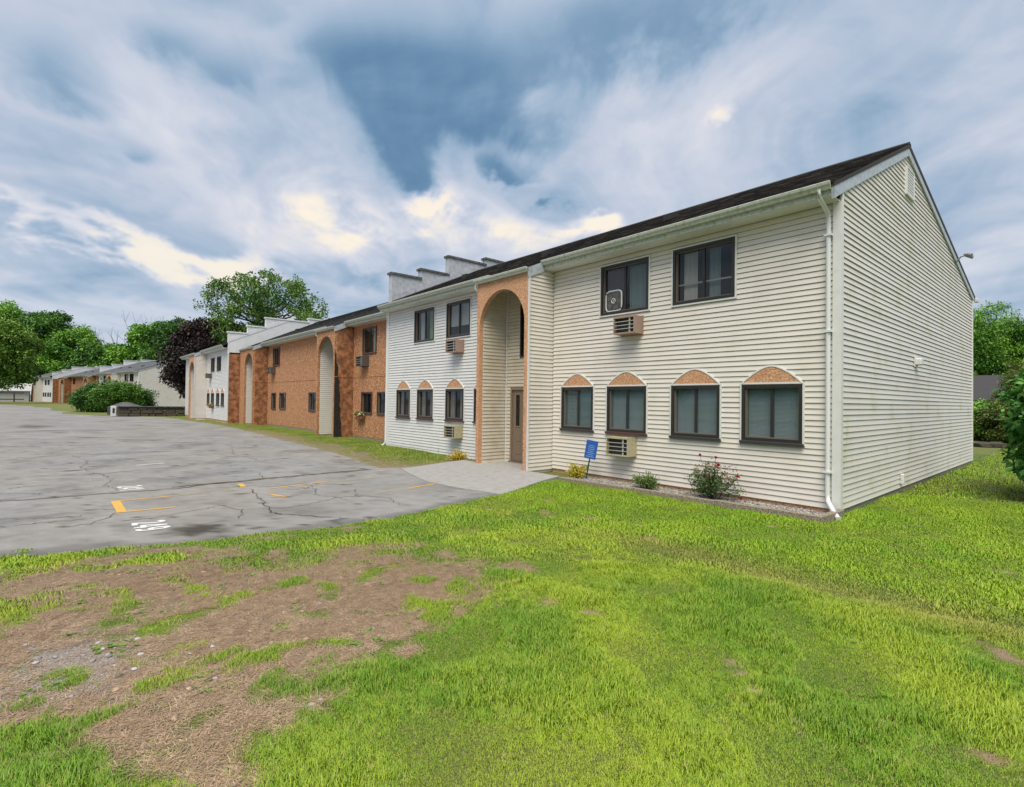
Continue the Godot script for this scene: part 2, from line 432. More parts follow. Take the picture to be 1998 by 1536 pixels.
# ---------------------------------------------------------------- ground
var asphalt_edge := PackedVector2Array([Vector2(-6.2, 14), Vector2(-5.4, 10.57), Vector2(-5.12, 9.89), Vector2(-4.88, 8.99), Vector2(-4.73, 8.18), Vector2(-4.6, 7.34), Vector2(-4.45, 6.46), Vector2(-4.58, 5.66), Vector2(-4.76, 4.49), Vector2(-5.0, 3.57), Vector2(-5.2, 2.86), Vector2(-5.6, 1.72), Vector2(-5.78, 0.9), Vector2(-6.86, 0.9), Vector2(-6.95, -0.12), Vector2(-9.0, -0.12), Vector2(-9.08, 0.75), Vector2(-9.9, 0.75), Vector2(-9.88, 1.6), Vector2(-9.9, 2.6), Vector2(-10.3, 3.3), Vector2(-11.2, 3.27), Vector2(-13.3, 2.9), Vector2(-16.75, 2.6), Vector2(-20.85, 2.4), Vector2(-27.4, 2.0), Vector2(-36.4, 1.75), Vector2(-42, 2.0), Vector2(-52, 2.6), Vector2(-55.2, 3.3), Vector2(-58, 6.8), Vector2(-66, 9.6), Vector2(-85, 10.5), Vector2(-110, 16.0), Vector2(-128, 21.0), Vector2(-160, 30.0), Vector2(-160, 70), Vector2(-6.2, 70)])
var bare_zone := PackedVector2Array([Vector2(-4.9, 10.9), Vector2(-4.5, 9.5), Vector2(-3.9, 8.3), Vector2(-3.1, 7.6), Vector2(-2.6, 6.85), Vector2(-1.5, 6.6), Vector2(-0.75, 7.1), Vector2(-0.6, 7.6), Vector2(-0.55, 8.15), Vector2(-0.42, 8.6), Vector2(-0.28, 9.0), Vector2(-0.2, 9.3), Vector2(-0.45, 9.75), Vector2(-0.95, 10.2), Vector2(-1.4, 10.9)])
const FX0 := -30.0
const FZ0 := -18.0
const FSTEP := 0.125
const FNX := 313
const FNZ := 257
var fine_edge := PackedFloat32Array()
var n_a := FastNoiseLite.new()
var n_b := FastNoiseLite.new()
var n_c := FastNoiseLite.new()

func poly_distance(p: Vector2, poly: PackedVector2Array) -> float:
	var best := 1e9
	for k in poly.size():
		var q := Geometry2D.get_closest_point_to_segment(p, poly[k], poly[(k + 1) % poly.size()])
		best = minf(best, p.distance_squared_to(q))
	best = sqrt(best)
	return -best if Geometry2D.is_point_in_polygon(p, poly) else best

func rise(x: float) -> float:
	return 0.25 * smoothstep(55.0, 100.0, -x)

# positive on the lawn, negative on the paving
func edge_at(x: float, z: float) -> float:
	var i := int(round((x - FX0) / FSTEP)); var j := int(round((z - FZ0) / FSTEP))
	if i >= 0 and i < FNX and j >= 0 and j < FNZ and fine_edge.size() > 0:
		return fine_edge[j * FNX + i]
	return poly_distance(Vector2(x, z), asphalt_edge)

func ground_y(x: float, z: float, e: float) -> float:
	var y := -0.135 + clampf(e * 0.35 + n_b.get_noise_2d(x * 5.0, z * 5.0) * 0.035, -0.05, 0.04) + rise(x)
	if e > 0.0:
		y += n_a.get_noise_2d(x, z) * 0.05 * minf(e, 1.0)
		y -= 0.03 * exp(-pow((z - 4.0 + x * 0.06) / 0.45, 2.0)) * smoothstep(-2.0, 0.0, x)
	return y

func bareness(x: float, z: float) -> float:
	var b := 0.0
	if x > -6.0 and x < 1.0 and z > 6.0:
		var d := -poly_distance(Vector2(x, z), bare_zone)
		b = smoothstep(-0.55, 0.55, d + n_b.get_noise_2d(x * 1.6, z * 1.6) * 0.9 + n_b.get_noise_2d(x * 6.0, z * 6.0) * 0.5)
		# islands of grass within it
		var isle := n_c.get_noise_2d(x * 3.3 + 12.0, z * 3.3 + 71.0) + n_c.get_noise_2d(x * 9.0, z * 9.0 + 17.0) * 0.35
		b *= 1.0 - smoothstep(0.0, 0.34, isle)
	# small worn spots in the rest of the lawn
	var spot := n_c.get_noise_2d(x * 2.6 - 53.0, z * 2.6 + 9.0) + n_c.get_noise_2d(x * 9.0, z * 9.0) * 0.12
	var thr := 0.50 if x > -1.0 else 0.40
	if z < 3.0: thr = 0.56
	b = maxf(b, smoothstep(thr, thr + 0.1, spot))
	# trodden, half-bare verge along the far walls
	if x < -9.5 and z > 0.0:
		var e := edge_at(x, z)
		b = maxf(b, (1.0 - smoothstep(0.5, 1.9, e + n_b.get_noise_2d(x * 2.0, z * 2.0) * 0.7)) * 0.96)
	return b

func ground_patch(verts: PackedVector3Array, norms: PackedVector3Array, cols: PackedColorArray, idx: PackedInt32Array, x0: float, x1: float, z0: float, z1: float, step: float, keep := false) -> void:
	var nx := int(round((x1 - x0) / step)) + 1; var nz := int(round((z1 - z0) / step)) + 1
	var first := verts.size()
	var hs := PackedFloat32Array(); hs.resize(nx * nz)
	if keep: fine_edge.resize(nx * nz)
	for j in nz:
		for i in nx:
			var x := x0 + i * step; var z := z0 + j * step
			var e := poly_distance(Vector2(x, z), asphalt_edge)
			if keep: fine_edge[j * nx + i] = e
			hs[j * nx + i] = ground_y(x, z, e)
	for j in nz:
		for i in nx:
			var x := x0 + i * step; var z := z0 + j * step
			var k := j * nx + i
			verts.append(Vector3(x, hs[k], z))
			var dx := hs[j * nx + mini(i + 1, nx - 1)] - hs[j * nx + maxi(i - 1, 0)]
			var dz := hs[mini(j + 1, nz - 1) * nx + i] - hs[maxi(j - 1, 0) * nx + i]
			norms.append(Vector3(-dx / (2.0 * step), 1.0, -dz / (2.0 * step)).normalized())
			var b := bareness(x, z) if keep else 0.1
			var v := n_b.get_noise_2d(x * 0.9 + 7.0, z * 0.9)
			var thatch := Color(0.13, 0.22, 0.03).lerp(Color(0.21, 0.23, 0.06), clampf(0.5 + v, 0.0, 1.0))
			var earth := Color(0.62, 0.46, 0.345).lerp(Color(0.45, 0.31, 0.22), clampf(0.5 + v * 1.3, 0.0, 1.0))
			# grey chippings trodden into the soil
			var gr := exp(-(pow((x + 1.75) / 0.75, 2.0) + pow((z - 10.0) / 0.55, 2.0))) + 0.35 * clampf(n_c.get_noise_2d(x * 2.0, z * 2.0 + 40.0) * 2.0, 0.0, 1.0)
			earth = earth.lerp(Color(0.30, 0.20, 0.135), clampf(n_b.get_noise_2d(x * 7.0 + 3.0, z * 7.0) * 1.6, 0.0, 0.6))
			earth = earth.lerp(Color(0.42, 0.40, 0.40), clampf(gr, 0.0, 0.8))
			if x < -9.5 and keep: earth = Color(0.31, 0.265, 0.18)
			cols.append(thatch.lerp(earth, b))
	for j in nz - 1:
		for i in nx - 1:
			var a := first + j * nx + i
			idx.append_array([a, a + 1, a + nx, a + 1, a + nx + 1, a + nx])

func array_mesh(verts: PackedVector3Array, norms: PackedVector3Array, cols: PackedColorArray, idx: PackedInt32Array, mat: Material) -> ArrayMesh:
	var arr := []; arr.resize(Mesh.ARRAY_MAX)
	arr[Mesh.ARRAY_VERTEX] = verts; arr[Mesh.ARRAY_NORMAL] = norms; arr[Mesh.ARRAY_INDEX] = idx
	if cols.size() > 0: arr[Mesh.ARRAY_COLOR] = cols
	var m := ArrayMesh.new()
	m.add_surface_from_arrays(Mesh.PRIMITIVE_TRIANGLES, arr)
	m.surface_set_material(0, mat)
	return m

func asphalt_patch(verts: PackedVector3Array, norms: PackedVector3Array, cols: PackedColorArray, idx: PackedInt32Array, x0: float, x1: float, z0: float, z1: float, step: float) -> void:
	var nx := int(round((x1 - x0) / step)) + 1; var nz := int(round((z1 - z0) / step)) + 1
	var first := verts.size()
	for j in nz:
		for i in nx:
			var x := x0 + i * step; var z := z0 + j * step
			verts.append(Vector3(x, -0.125 + rise(x), z))
			norms.append(Vector3.UP)
			var v := 0.325 + n_a.get_noise_2d(x * 1.5, z * 2.2) * 0.045 + n_b.get_noise_2d(x * 2.3, z * 2.3) * 0.04 + n_b.get_noise_2d(x * 9.0, z * 9.0) * 0.06 + n_b.get_noise_2d(x * 23.0, z * 23.0 + 5.0) * 0.05
			# darker weathered blotches and paler worn lanes
			v -= 0.075 * smoothstep(0.16, 0.46, n_c.get_noise_2d(x * 0.8 + 90.0, z * 0.9))
			v -= 0.07 * smoothstep(0.22, 0.46, n_c.get_noise_2d(x * 2.6 - 20.0, z * 2.6))
			# damp black stain that soaked in beside the painted number
			var st := exp(-(pow((x + 5.62) / 0.34, 2.0) + pow((z - 8.52) / 0.30, 2.0)) * (1.0 + n_b.get_noise_2d(x * 14.0, z * 14.0) * 1.6))
			v = lerpf(v, 0.045, clampf(st * 1.5, 0.0, 0.95))
			var st2 := exp(-(pow((x + 39.0) / 1.1, 2.0) + pow((z - 11.2) / 0.55, 2.0)) * (1.0 + n_b.get_noise_2d(x * 3.0, z * 3.0) * 1.8))
			v = lerpf(v, 0.06, clampf(st2, 0.0, 0.9))
			# crumbled, dirtier edge next to the lawn
			var e := edge_at(x, z) if step < 0.3 else -9.0
			if e > -0.55 and x > -6.6:
				v = lerpf(v, 0.14 + 0.07 * n_b.get_noise_2d(x * 12.0, z * 12.0), smoothstep(-0.55, -0.1, e + n_b.get_noise_2d(x * 4.0, z * 4.0) * 0.35) * 0.7)
			var warm := n_a.get_noise_2d(x * 0.8 + 60.0, z * 0.8) * 0.018
			cols.append(Color(v + 0.008 + warm, v, v - 0.008 - warm))
	for j in nz - 1:
		for i in nx - 1:
			var a := first + j * nx + i
			idx.append_array([a, a + 1, a + nx, a + 1, a + nx + 1, a + nx])

# a flat strip lying on the paving, its width varying along the way
func strip(pts: Array, w0: float, w1: float, y: float, rough: float, seed_: int, sub := 8) -> SurfaceTool:
	var st := begin()
	var r := RandomNumberGenerator.new(); r.seed = seed_
	var p := []
	for k in pts.size() - 1:
		for s in sub:
			var q: Vector2 = pts[k].lerp(pts[k + 1], float(s) / sub)
			p.append(q + Vector2(r.randf_range(-rough, rough), r.randf_range(-rough, rough)))
	p.append(pts[-1])
	var l := []; var rr := []
	for k in p.size():
		var d: Vector2 = (p[mini(k + 1, p.size() - 1)] - p[maxi(k - 1, 0)]).normalized()
		var n := Vector2(-d.y, d.x)
		var w := r.randf_range(w0, w1) * 0.5
		l.append(Vector3(p[k].x + n.x * w, y + rise(p[k].x), p[k].y + n.y * w)); rr.append(Vector3(p[k].x - n.x * w, y + rise(p[k].x), p[k].y - n.y * w))
	st.set_normal(Vector3.UP)
	for k in p.size() - 1:
		for v in [l[k], rr[k], rr[k + 1], l[k], rr[k + 1], l[k + 1]]: st.add_vertex(v)
	return st

func make_ground():
	n_a = noise(61, 0.22, 4); n_b = noise(62, 0.35, 4); n_c = noise(63, 0.42, 4)
	var v := PackedVector3Array(); var n := PackedVector3Array(); var c := PackedColorArray(); var ix := PackedInt32Array()
	ground_patch(v, n, c, ix, FX0, 9.0, FZ0, 14.0, FSTEP, true)
	ground_patch(v, n, c, ix, -70, -30, -18, 14, 0.5)
	ground_patch(v, n, c, ix, -260, -70, -18, 70, 2.0)
	ground_patch(v, n, c, ix, -70, 10, 14, 70, 2.0)
	ground_patch(v, n, c, ix, 9, 60, -18, 70, 3.0)
	ground_patch(v, n, c, ix, -260, 60, -120, -18, 2.0)
	var gnd := mi(array_mesh(v, n, c, ix, M.soil), "lawn")
	gnd.set_meta("kind", "structure")
	gnd.set_meta("label", "lawn with a worn bare patch of brown earth")
	var far_ := begin()
	quad(far_, Vector3(-700, -0.6, 500), Vector3(500, -0.6, 500), Vector3(500, -0.6, -600), Vector3(-700, -0.6, -600))
	part(far_, plain(lin(0.07, 0.09, 0.03), 0.95), "ground").set_meta("kind", "structure")
	v = PackedVector3Array(); n = PackedVector3Array(); c = PackedColorArray(); ix = PackedInt32Array()
	asphalt_patch(v, n, c, ix, -26, -4, -0.12, 14, 0.11)
	asphalt_patch(v, n, c, ix, -70, -26, 0, 20, 0.5)
	asphalt_patch(v, n, c, ix, -26, -4, 14, 70, 3.0)
	asphalt_patch(v, n, c, ix, -70, -26, 20, 70, 3.0)
	asphalt_patch(v, n, c, ix, -170, -70, 0, 70, 2.5)
	var lot := mi(array_mesh(v, n, c, ix, M.asphalt), "parking_lot")
	lot.set_meta("kind", "structure")
	lot.set_meta("label", "worn grey asphalt parking lot with cracks and faded bay lines")
	var y := -0.121
	var cracks := [
		[[-10.1, 11.2], [-9.89, 10.15], [-9.85, 9.2], [-9.74, 8.14], [-9.96, 7.43], [-10.1, 6.33], [-10.16, 5.09], [-10.2, 3.6]],
		[[-8.74, 7.02], [-7.77, 7.18], [-7.16, 7.21], [-6.17, 7.36], [-5.94, 7.31], [-5.58, 6.98], [-4.97, 6.55]],
		[[-13.34, 11.6], [-13.56, 10.53], [-13.21, 9.62], [-13.26, 8.92], [-13.61, 7.68], [-13.86, 6.64], [-14.14, 3.5]],
		[[-27.8, 13.5], [-27.0, 9.43], [-27.47, 7.73], [-27.95, 5.62], [-27.4, 3.2]],
		[[-19.2, 12.0], [-18.6, 10.2], [-18.9, 8.6], [-18.2, 6.8], [-18.7, 5.0], [-18.4, 3.2]],
		[[-23.3, 12.5], [-22.6, 10.0], [-23.1, 7.6], [-22.4, 5.4], [-22.9, 3.0]],
		[[-33.5, 14.0], [-32.8, 10.0], [-33.6, 7.0], [-32.9, 3.0]], [[-41.5, 15.5], [-40.6, 10.5], [-41.8, 6.0], [-41.0, 3.0]], [[-49, 17], [-48, 11], [-49, 6]],
		[[-8.2, 9.6], [-7.9, 9.2], [-7.2, 9.5], [-6.9, 9.9]], [[-13.2, 9.3], [-12.0, 9.1], [-11.0, 9.3], [-10.1, 9.1]], [[-18.6, 9.7], [-16.4, 9.4], [-15.0, 9.6], [-13.4, 9.4]],
		[[-9.9, 6.4], [-11.2, 6.2], [-12.6, 6.5], [-13.8, 6.3]], [[-7.5, 5.3], [-6.8, 5.6], [-6.2, 5.2], [-5.4, 5.4]], [[-8.6, 6.3], [-8.0, 5.9], [-7.4, 6.2], [-6.5, 5.9]], [[-14.0, 5.4], [-16.2, 5.6], [-18.5, 5.2]], [[-7.4, 7.9], [-6.6, 7.7], [-6.0, 7.9]]]
	for k in cracks.size():
		var pts := []
		for q in cracks[k]: pts.append(Vector2(q[0], q[1]))
		var far2: bool = cracks[k][0][0] < -25.0
		var w: float = 0.075 if k == 0 else (0.07 if far2 else (0.03 if k < 6 else 0.018))
		part(strip(pts, w * 0.25, w, y, 0.05, 100 + k), M.crack, "crack", lot)
	for k in 46:  # crazed patches
		var cx := rng.randf_range(-24.0, -6.2); var cz := rng.randf_range(4.2, 10.2)
		if k > 28: cx = rng.randf_range(-60.0, -24.0); cz = rng.randf_range(4.0, 14.0)
		var pts := [Vector2(cx, cz)]
		for s in 4: pts.append(pts[-1] + Vector2(rng.randf_range(-0.35, 0.35), rng.randf_range(0.2, 0.6)) * (1.0 if k <= 28 else 2.5))
		part(strip(pts, 0.004, 0.022 if k <= 28 else 0.06, y + 0.001, 0.05, 300 + k), M.crack, "crack", lot)
	part(strip([Vector2(-9.95, 8.3), Vector2(-10.06, 6.4), Vector2(-10.14, 5.0), Vector2(-10.2, 3.7)], 0.04, 0.2, y + 0.002, 0.06, 92, 14), M.weed_crack, "dirt_line", lot)
	# painted bay lines
	var py := -0.1195
	var lines := [[[-8.82, 9.30, -8.80, 8.45], 0.07, "y"], [[-8.80, 8.45, -8.87, 7.79], 0.055, "f"], [[-8.88, 7.51, -8.83, 7.29], 0.055, "f"], [[-7.66, 9.34, -7.60, 8.53], 0.09, "y"], [[-8.62, 6.72, -8.80, 5.36], 0.075, "y"], [[-8.80, 5.36, -8.70, 4.47], 0.06, "f"], [[-8.70, 4.47, -8.71, 3.85], 0.05, "f"], [[-9.66, 3.91, -9.78, 3.45], 0.06, "f"], [[-6.84, 5.09, -6.80, 4.31], 0.055, "f"], [[-6.90, 4.36, -7.08, 3.56], 0.08, "y"], [[-7.86, 6.88, -7.46, 6.73], 0.10, "y"], [[-7.60, 6.95, -7.52, 6.62], 0.05, "f"], [[-9.62, 7.02, -9.17, 7.06], 0.12, "y"], [[-19.5, 9.62, -19.7, 8.98], 0.10, "f"], [[-21.5, 8.47, -21.4, 7.88], 0.08, "f"], [[-19.6, 7.4, -19.7, 5.6], 0.07, "f"], [[-16.6, 6.6, -16.7, 5.2], 0.06, "f"], [[-24.6, 9.6, -24.7, 7.9], 0.08, "f"]]
	for k in lines.size():
		var q: Array = lines[k][0]
		var w: float = lines[k][1]
		var o := part(strip([Vector2(q[0], q[1]), Vector2(q[2], q[3])], w * 0.75, w, py, 0.006, 500 + k, 10), M.paint_yellow if lines[k][2] == "y" else M.paint_faded, "bay_line", lot)
		if lines[k][2] == "f": o.set_meta("label", "faded yellow bay line")
	var bar := begin()
	for q in [[-8.86, 9.34, -8.80, 9.21], [-8.80, 9.34, -7.64, 9.20]]:
		quad(bar, Vector3(q[0], py + 0.0005, q[1]), Vector3(q[2], py + 0.0005, q[1] - 0.01), Vector3(q[2], py + 0.0005, q[3]), Vector3(q[0], py + 0.0005, q[3]))
	part(bar, M.paint_yellow, "bay_line", lot)
	for q in [["249", -6.62, 9.27], ["241", -10.66, 9.16]]: painted_number(q[0], q[1], q[2], lot, py)
	part(strip([Vector2(-14.62, 8.43), Vector2(-14.79, 7.76)], 0.07, 0.10, py, 0.01, 77, 8), M.paint_white, "painted_number", lot)
	# concrete apron before the entrance, falling gently to the asphalt
	var ap := PackedVector2Array([Vector2(-5.75, 0.86), Vector2(-5.6, 1.72), Vector2(-5.22, 2.86), Vector2(-5.1, 3.25), Vector2(-6.4, 3.5), Vector2(-7.5, 3.55), Vector2(-8.9, 3.2), Vector2(-9.85, 2.9), Vector2(-9.86, 0.75), Vector2(-9.1, 0.75), Vector2(-8.98, 0.7), Vector2(-8.98, -0.08), Vector2(-7.0, -0.08), Vector2(-7.0, 0.7), Vector2(-6.9, 0.86)])
	var st := begin()
	var h := func(q: Vector2) -> float: return lerpf(-0.02, -0.112, smoothstep(0.6, 3.0, q.y))
	var fine := PackedVector2Array()
	for k in ap.size():
		for s in 4: fine.append(ap[k].lerp(ap[(k + 1) % ap.size()], s / 4.0))
	var tri_ := Geometry2D.triangulate_polygon(fine)
	for k in range(0, tri_.size(), 3):
		var a := fine[tri_[k]]; var b := fine[tri_[k + 1]]; var d := fine[tri_[k + 2]]
		if (b - a).cross(d - a) > 0.0:
			var t := b; b = d; d = t
		tri(st, Vector3(a.x, h.call(a), a.y), Vector3(b.x, h.call(b), b.y), Vector3(d.x, h.call(d), d.y))
	for k in fine.size():
		var a := fine[k]; var b := fine[(k + 1) % fine.size()]
		quad(st, Vector3(a.x, h.call(a) - 0.1, a.y), Vector3(b.x, h.call(b) - 0.1, b.y), Vector3(b.x, h.call(b), b.y), Vector3(a.x, h.call(a), a.y))
	var apron := part(st, M.concrete, "walkway")
	apron.set_meta("kind", "structure")

func painted_number(txt: String, x: float, z: float, parent: Node, y: float) -> void:
	var f := SystemFont.new(); f.font_names = PackedStringArray(["Droid Sans"]); f.font_weight = 700
	for k in txt.length():
		var tm := TextMesh.new()
		tm.text = txt[k]; tm.font = f; tm.font_size = 64; tm.pixel_size = 0.0078; tm.depth = 0.002
		tm.material = M.paint_white
		tm.horizontal_alignment = HORIZONTAL_ALIGNMENT_LEFT; tm.vertical_alignment = VERTICAL_ALIGNMENT_BOTTOM
		var o := mi(tm, "painted_number", parent)
		# lies on the ground, top of the digit towards the building
		o.transform = Transform3D(Basis(Vector3(0.75, 0, 0.05), Vector3(0, 0, -1.15), Vector3(0, 1, 0)), Vector3(x + 0.235 * k, y + 0.001, z + 0.10))

# ---------------------------------------------------------------- buildings
func roof_y(z: float) -> float:
	return RIDGE_Y - SLOPE * (z - RIDGE_Z) if z > RIDGE_Z else RIDGE_Y - 0.254 * (RIDGE_Z - z)

# one course of siding: a runs to the viewer's right, d outwards; the lower edge stands proud
func board(st: SurfaceTool, face: int, at: float, a0: float, a1: float, b0: float, b1: float, y0: float, y1: float, off := 0.0) -> void:
	var pt := func(a: float, y: float, d: float) -> Vector3:
		return Vector3(a, y, at + d) if face == 0 else Vector3(at + d, y, -a)
	# the face runs out to a hem; above it a narrow gap is left under the hem of the next course
	var lo := 0.021 + off; var hi := 0.003 + off; var back := -0.015
	var f := maxf(0.0, (y1 - y0 - 0.011)) / (y1 - y0)
	var m0 := lerpf(a0, b0, f); var m1 := lerpf(a1, b1, f); var ym := lerpf(y0, y1, f)
	quad(st, pt.call(a0, y0, lo), pt.call(a1, y0, lo), pt.call(m1, ym, hi), pt.call(m0, ym, hi))
	quad(st, pt.call(a0, y0, back), pt.call(a1, y0, back), pt.call(a1, y0, lo), pt.call(a0, y0, lo))
	quad(st, pt.call(m0, ym, hi), pt.call(m1, ym, hi), pt.call(m1, ym, back), pt.call(m0, ym, back))
	quad(st, pt.call(a0, y0, back), pt.call(a0, y0, lo), pt.call(m0, ym, hi), pt.call(m0, ym, back))
	quad(st, pt.call(a1, y0, lo), pt.call(a1, y0, back), pt.call(m1, ym, back), pt.call(m1, ym, hi))

# boards over a wall: span(y) gives [a0, a1] at that height; split into lengths now and then, as the panels are
func siding(wall: Node, mat: Material, face: int, at: float, y0: float, y1: float, span: Callable, holes: Array, single: bool, seed_: int) -> void:
	var n := int(ceil((y1 - y0) / COURSE))
	var joined := begin()
	for i in n:
		var ya := y0 + i * COURSE; var yb := minf(ya + COURSE, y1)
		if yb - ya < 0.02: continue
		var s0: Array = span.call(ya); var s1: Array = span.call(yb)
		if s0[1] - s0[0] < 0.02: continue
		if s1[1] - s1[0] < 0.0:
			var mid: float = (s1[0] + s1[1]) * 0.5
			s1 = [mid, mid]
		for s in open_spans(s0[0], s0[1], (ya + yb) * 0.5, holes):
			var st := begin() if single else joined
			var t0: float = s1[0] if is_equal_approx(s[0], s0[0]) else s[0]
			var t1: float = s1[1] if is_equal_approx(s[1], s0[1]) else s[1]
			board(st, face, at, s[0], s[1], minf(t0, t1), t1, ya, yb, 0.0012 * sin(i * 2.1 + seed_))
			if single and (face == 1 and s[1] - s[0] > 6.0 and (i / 2) % 3 == 0):
				# a lap joint: the farther length tucks behind the nearer one
				var cut: float = lerpf(s[0], s[1], 0.3 + 0.4 * fposmod(i * 0.618, 1.0))
				st = begin()
				board(st, face, at, s[0], cut, t0, cut, ya, yb, 0.0035)
				part(st, mat, "siding_board", wall)
				st = begin()
				board(st, face, at, cut - 0.02, s[1], cut - 0.02, t1, ya, yb, 0.0)
			if single: part(st, mat, "siding_board", wall)
	if not single:
		part(joined, mat, "siding_boards", wall).set_meta("kind", "stuff")

func ring(st: SurfaceTool, x0: float, x1: float, y0: float, y1: float, w: float, z0: float, z1: float) -> void:
	box(st, Vector3(x0, y0, z0), Vector3(x1, y0 + w, z1)); box(st, Vector3(x0, y1 - w, z0), Vector3(x1, y1, z1))
	box(st, Vector3(x0, y0 + w, z0), Vector3(x0 + w, y1 - w, z1)); box(st, Vector3(x1 - w, y0 + w, z0), Vector3(x1, y1 - w, z1))

func cached(key: String, make: Callable, mat: Material) -> Mesh:
	key += str(mat.get_instance_id())
	if not mesh_cache.has(key):
		var st := begin()
		make.call(st)
		mesh_cache[key] = done(st, mat)
	return mesh_cache[key]

# o: x0, x1, y0, y1, inside ("blind", "shade", "curtain", "dark"), cap, sill, stucco
func window(root: Node, o: Dictionary) -> void:
	var w: float = snappedf(o.x1 - o.x0, 0.02); var h: float = snappedf(o.y1 - o.y0, 0.01)
	var at := Vector3((o.x0 + o.x1) * 0.5, o.y0, 0.0)
	var key := "%.2f_%.2f_" % [w, h]
	var fw := 0.058
	var fmat: Material = M.brown_frame if o.get("stucco", false) else M.frame
	var win := mi(cached("frame" + key, func(st): ring(st, -w / 2, w / 2, 0, h, fw, -0.12, 0.046), fmat), "window", root, at)
	if not o.get("stucco", false):
		mi(cached("trim" + key, func(st):
			box(st, Vector3(-w / 2 - 0.035, -0.035, 0.0), Vector3(w / 2 + 0.035, 0.0, 0.040)); box(st, Vector3(-w / 2 - 0.035, h, 0.0), Vector3(w / 2 + 0.035, h + 0.035, 0.040))
			box(st, Vector3(-w / 2 - 0.035, 0, 0.0), Vector3(-w / 2, h, 0.040)); box(st, Vector3(w / 2, 0, 0.0), Vector3(w / 2 + 0.035, h, 0.040)), M.trim), "trim", win)
	mi(cached("sash" + key, func(st):
		ring(st, -w / 2 + fw, w / 2 - fw, fw, h - fw, 0.022, -0.075, 0.004), M.sash), "sash", win)
	mi(cached("mullion" + key, func(st): box(st, Vector3(-0.026, fw + 0.022, -0.075), Vector3(0.026, h - fw - 0.022, -0.012)), M.frame), "mullion", win)
	var iw := w / 2 - fw - 0.022; var y0 := fw + 0.022; var y1 := h - fw - 0.022
	var gm: Material = M.glass if o.get("inside", "dark") == "blind" else M.dark_glass
	for s in [-1, 1]:
		var a: float = -iw if s < 0 else 0.026; var b: float = -0.026 if s < 0 else iw
		var dz: float = -0.055 if s < 0 else -0.035
		mi(cached("pane%d" % s + key, func(st): quad(st, Vector3(a, y0, dz), Vector3(b, y0, dz), Vector3(b, y1, dz), Vector3(a, y1, dz)), gm), "pane", win)
	match o.get("inside", "dark"):
		"blind":
			mi(cached("blind" + key, func(st):
				var n := int((y1 - y0) / 0.024)
				for k in n:
					var y := y0 + 0.004 + k * 0.024
					quad(st, Vector3(-iw, y, -0.105), Vector3(iw, y, -0.105), Vector3(iw, y + 0.021, -0.122), Vector3(-iw, y + 0.021, -0.122))
				for x in [-iw * 0.62, iw * 0.02, iw * 0.62]:
					box(st, Vector3(x - 0.002, y0, -0.104), Vector3(x + 0.002, y1, -0.101)), M.blind_dim if o.get("dim", false) else M.blind), "blind", win)
		"shade":
			mi(cached("shade" + key, func(st): drape(st, -iw, iw, y0 + (y1 - y0) * 0.30, y1, -0.11, 0.012, 9), M.curtain_white), "roller_shade", win)
		"curtain":
			var c: Array = o.curtains
			for k in c.size():
				var q: Array = c[k]
				mi(cached("curtain%d_%.2f_%.2f" % [k, q[1], q[2]] + key, func(st): drape(st, -iw + 2 * iw * q[1], -iw + 2 * iw * q[2], y0, y1, -0.13 - 0.02 * k, 0.022, 7), M[q[0]]), "curtain", win)
	if o.has("bar"):
		mi(cached("bar" + key, func(st): box(st, Vector3(-iw, y0 + 0.34, -0.10), Vector3(iw, y0 + 0.37, -0.08)), M.screen_bar), "screen_rail", win)
	if o.get("sill", "") != "":
		mi(cached("sill" + key, func(st): soft_box(st, Vector3(-w / 2 - 0.03, -0.055, 0.0), Vector3(w / 2 + 0.03, 0.0, 0.085), 0.008), M[o.sill]), "sill", win)
	if o.get("cap", 0.0) > 0.0:
		var ch: float = o.cap
		var curve := []
		for k in 25:
			var t := k / 24.0 * 2.0 - 1.0
			curve.append(Vector2(t * w / 2, h + ch * (1.0 - pow(absf(t), 1.65))))
		mi(cached("cap%.2f" % ch + key, func(st):
			var poly := PackedVector2Array()
			for q in curve: poly.append(q)
			poly[0] = Vector2(-w / 2, h + 0.001); poly[24] = Vector2(w / 2, h + 0.001)
			slab_z(st, poly, 0.0, 0.036), M.stucco), "arched_panel", win)
		mi(cached("captrim%.2f" % ch + key, func(st):
			for k in 24:
				var a: Vector2 = curve[k]; var b: Vector2 = curve[k + 1]
				var n := Vector2(-(b - a).y, (b - a).x).normalized() * 0.028
				quad(st, Vector3(a.x, a.y, 0.046), Vector3(b.x, b.y, 0.046), Vector3(b.x + n.x, b.y + n.y, 0.042), Vector3(a.x + n.x, a.y + n.y, 0.042))
				quad(st, Vector3(a.x + n.x, a.y + n.y, 0.042), Vector3(b.x + n.x, b.y + n.y, 0.042), Vector3(b.x + n.x, b.y + n.y, 0.0), Vector3(a.x + n.x, a.y + n.y, 0.0))
				quad(st, Vector3(a.x, a.y, 0.0), Vector3(b.x, b.y, 0.0), Vector3(b.x, b.y, 0.046), Vector3(a.x, a.y, 0.046)), M.trim), "arch_trim", win)

func drape(st: SurfaceTool, x0: float, x1: float, y0: float, y1: float, z: float, deep: float, folds: int) -> void:
	var n := folds * 6
	var p := []
	for k in n + 1:
		p.append(Vector3(lerpf(x0, x1, k / float(n)), 0, z + deep * sin(k / 6.0 * TAU + sin(k * 0.37)) * 0.5))
	for k in n:
		quad(st, Vector3(p[k].x, y0, p[k].z), Vector3(p[k + 1].x, y0, p[k + 1].z), Vector3(p[k + 1].x, y1, p[k + 1].z), Vector3(p[k].x, y1, p[k].z))

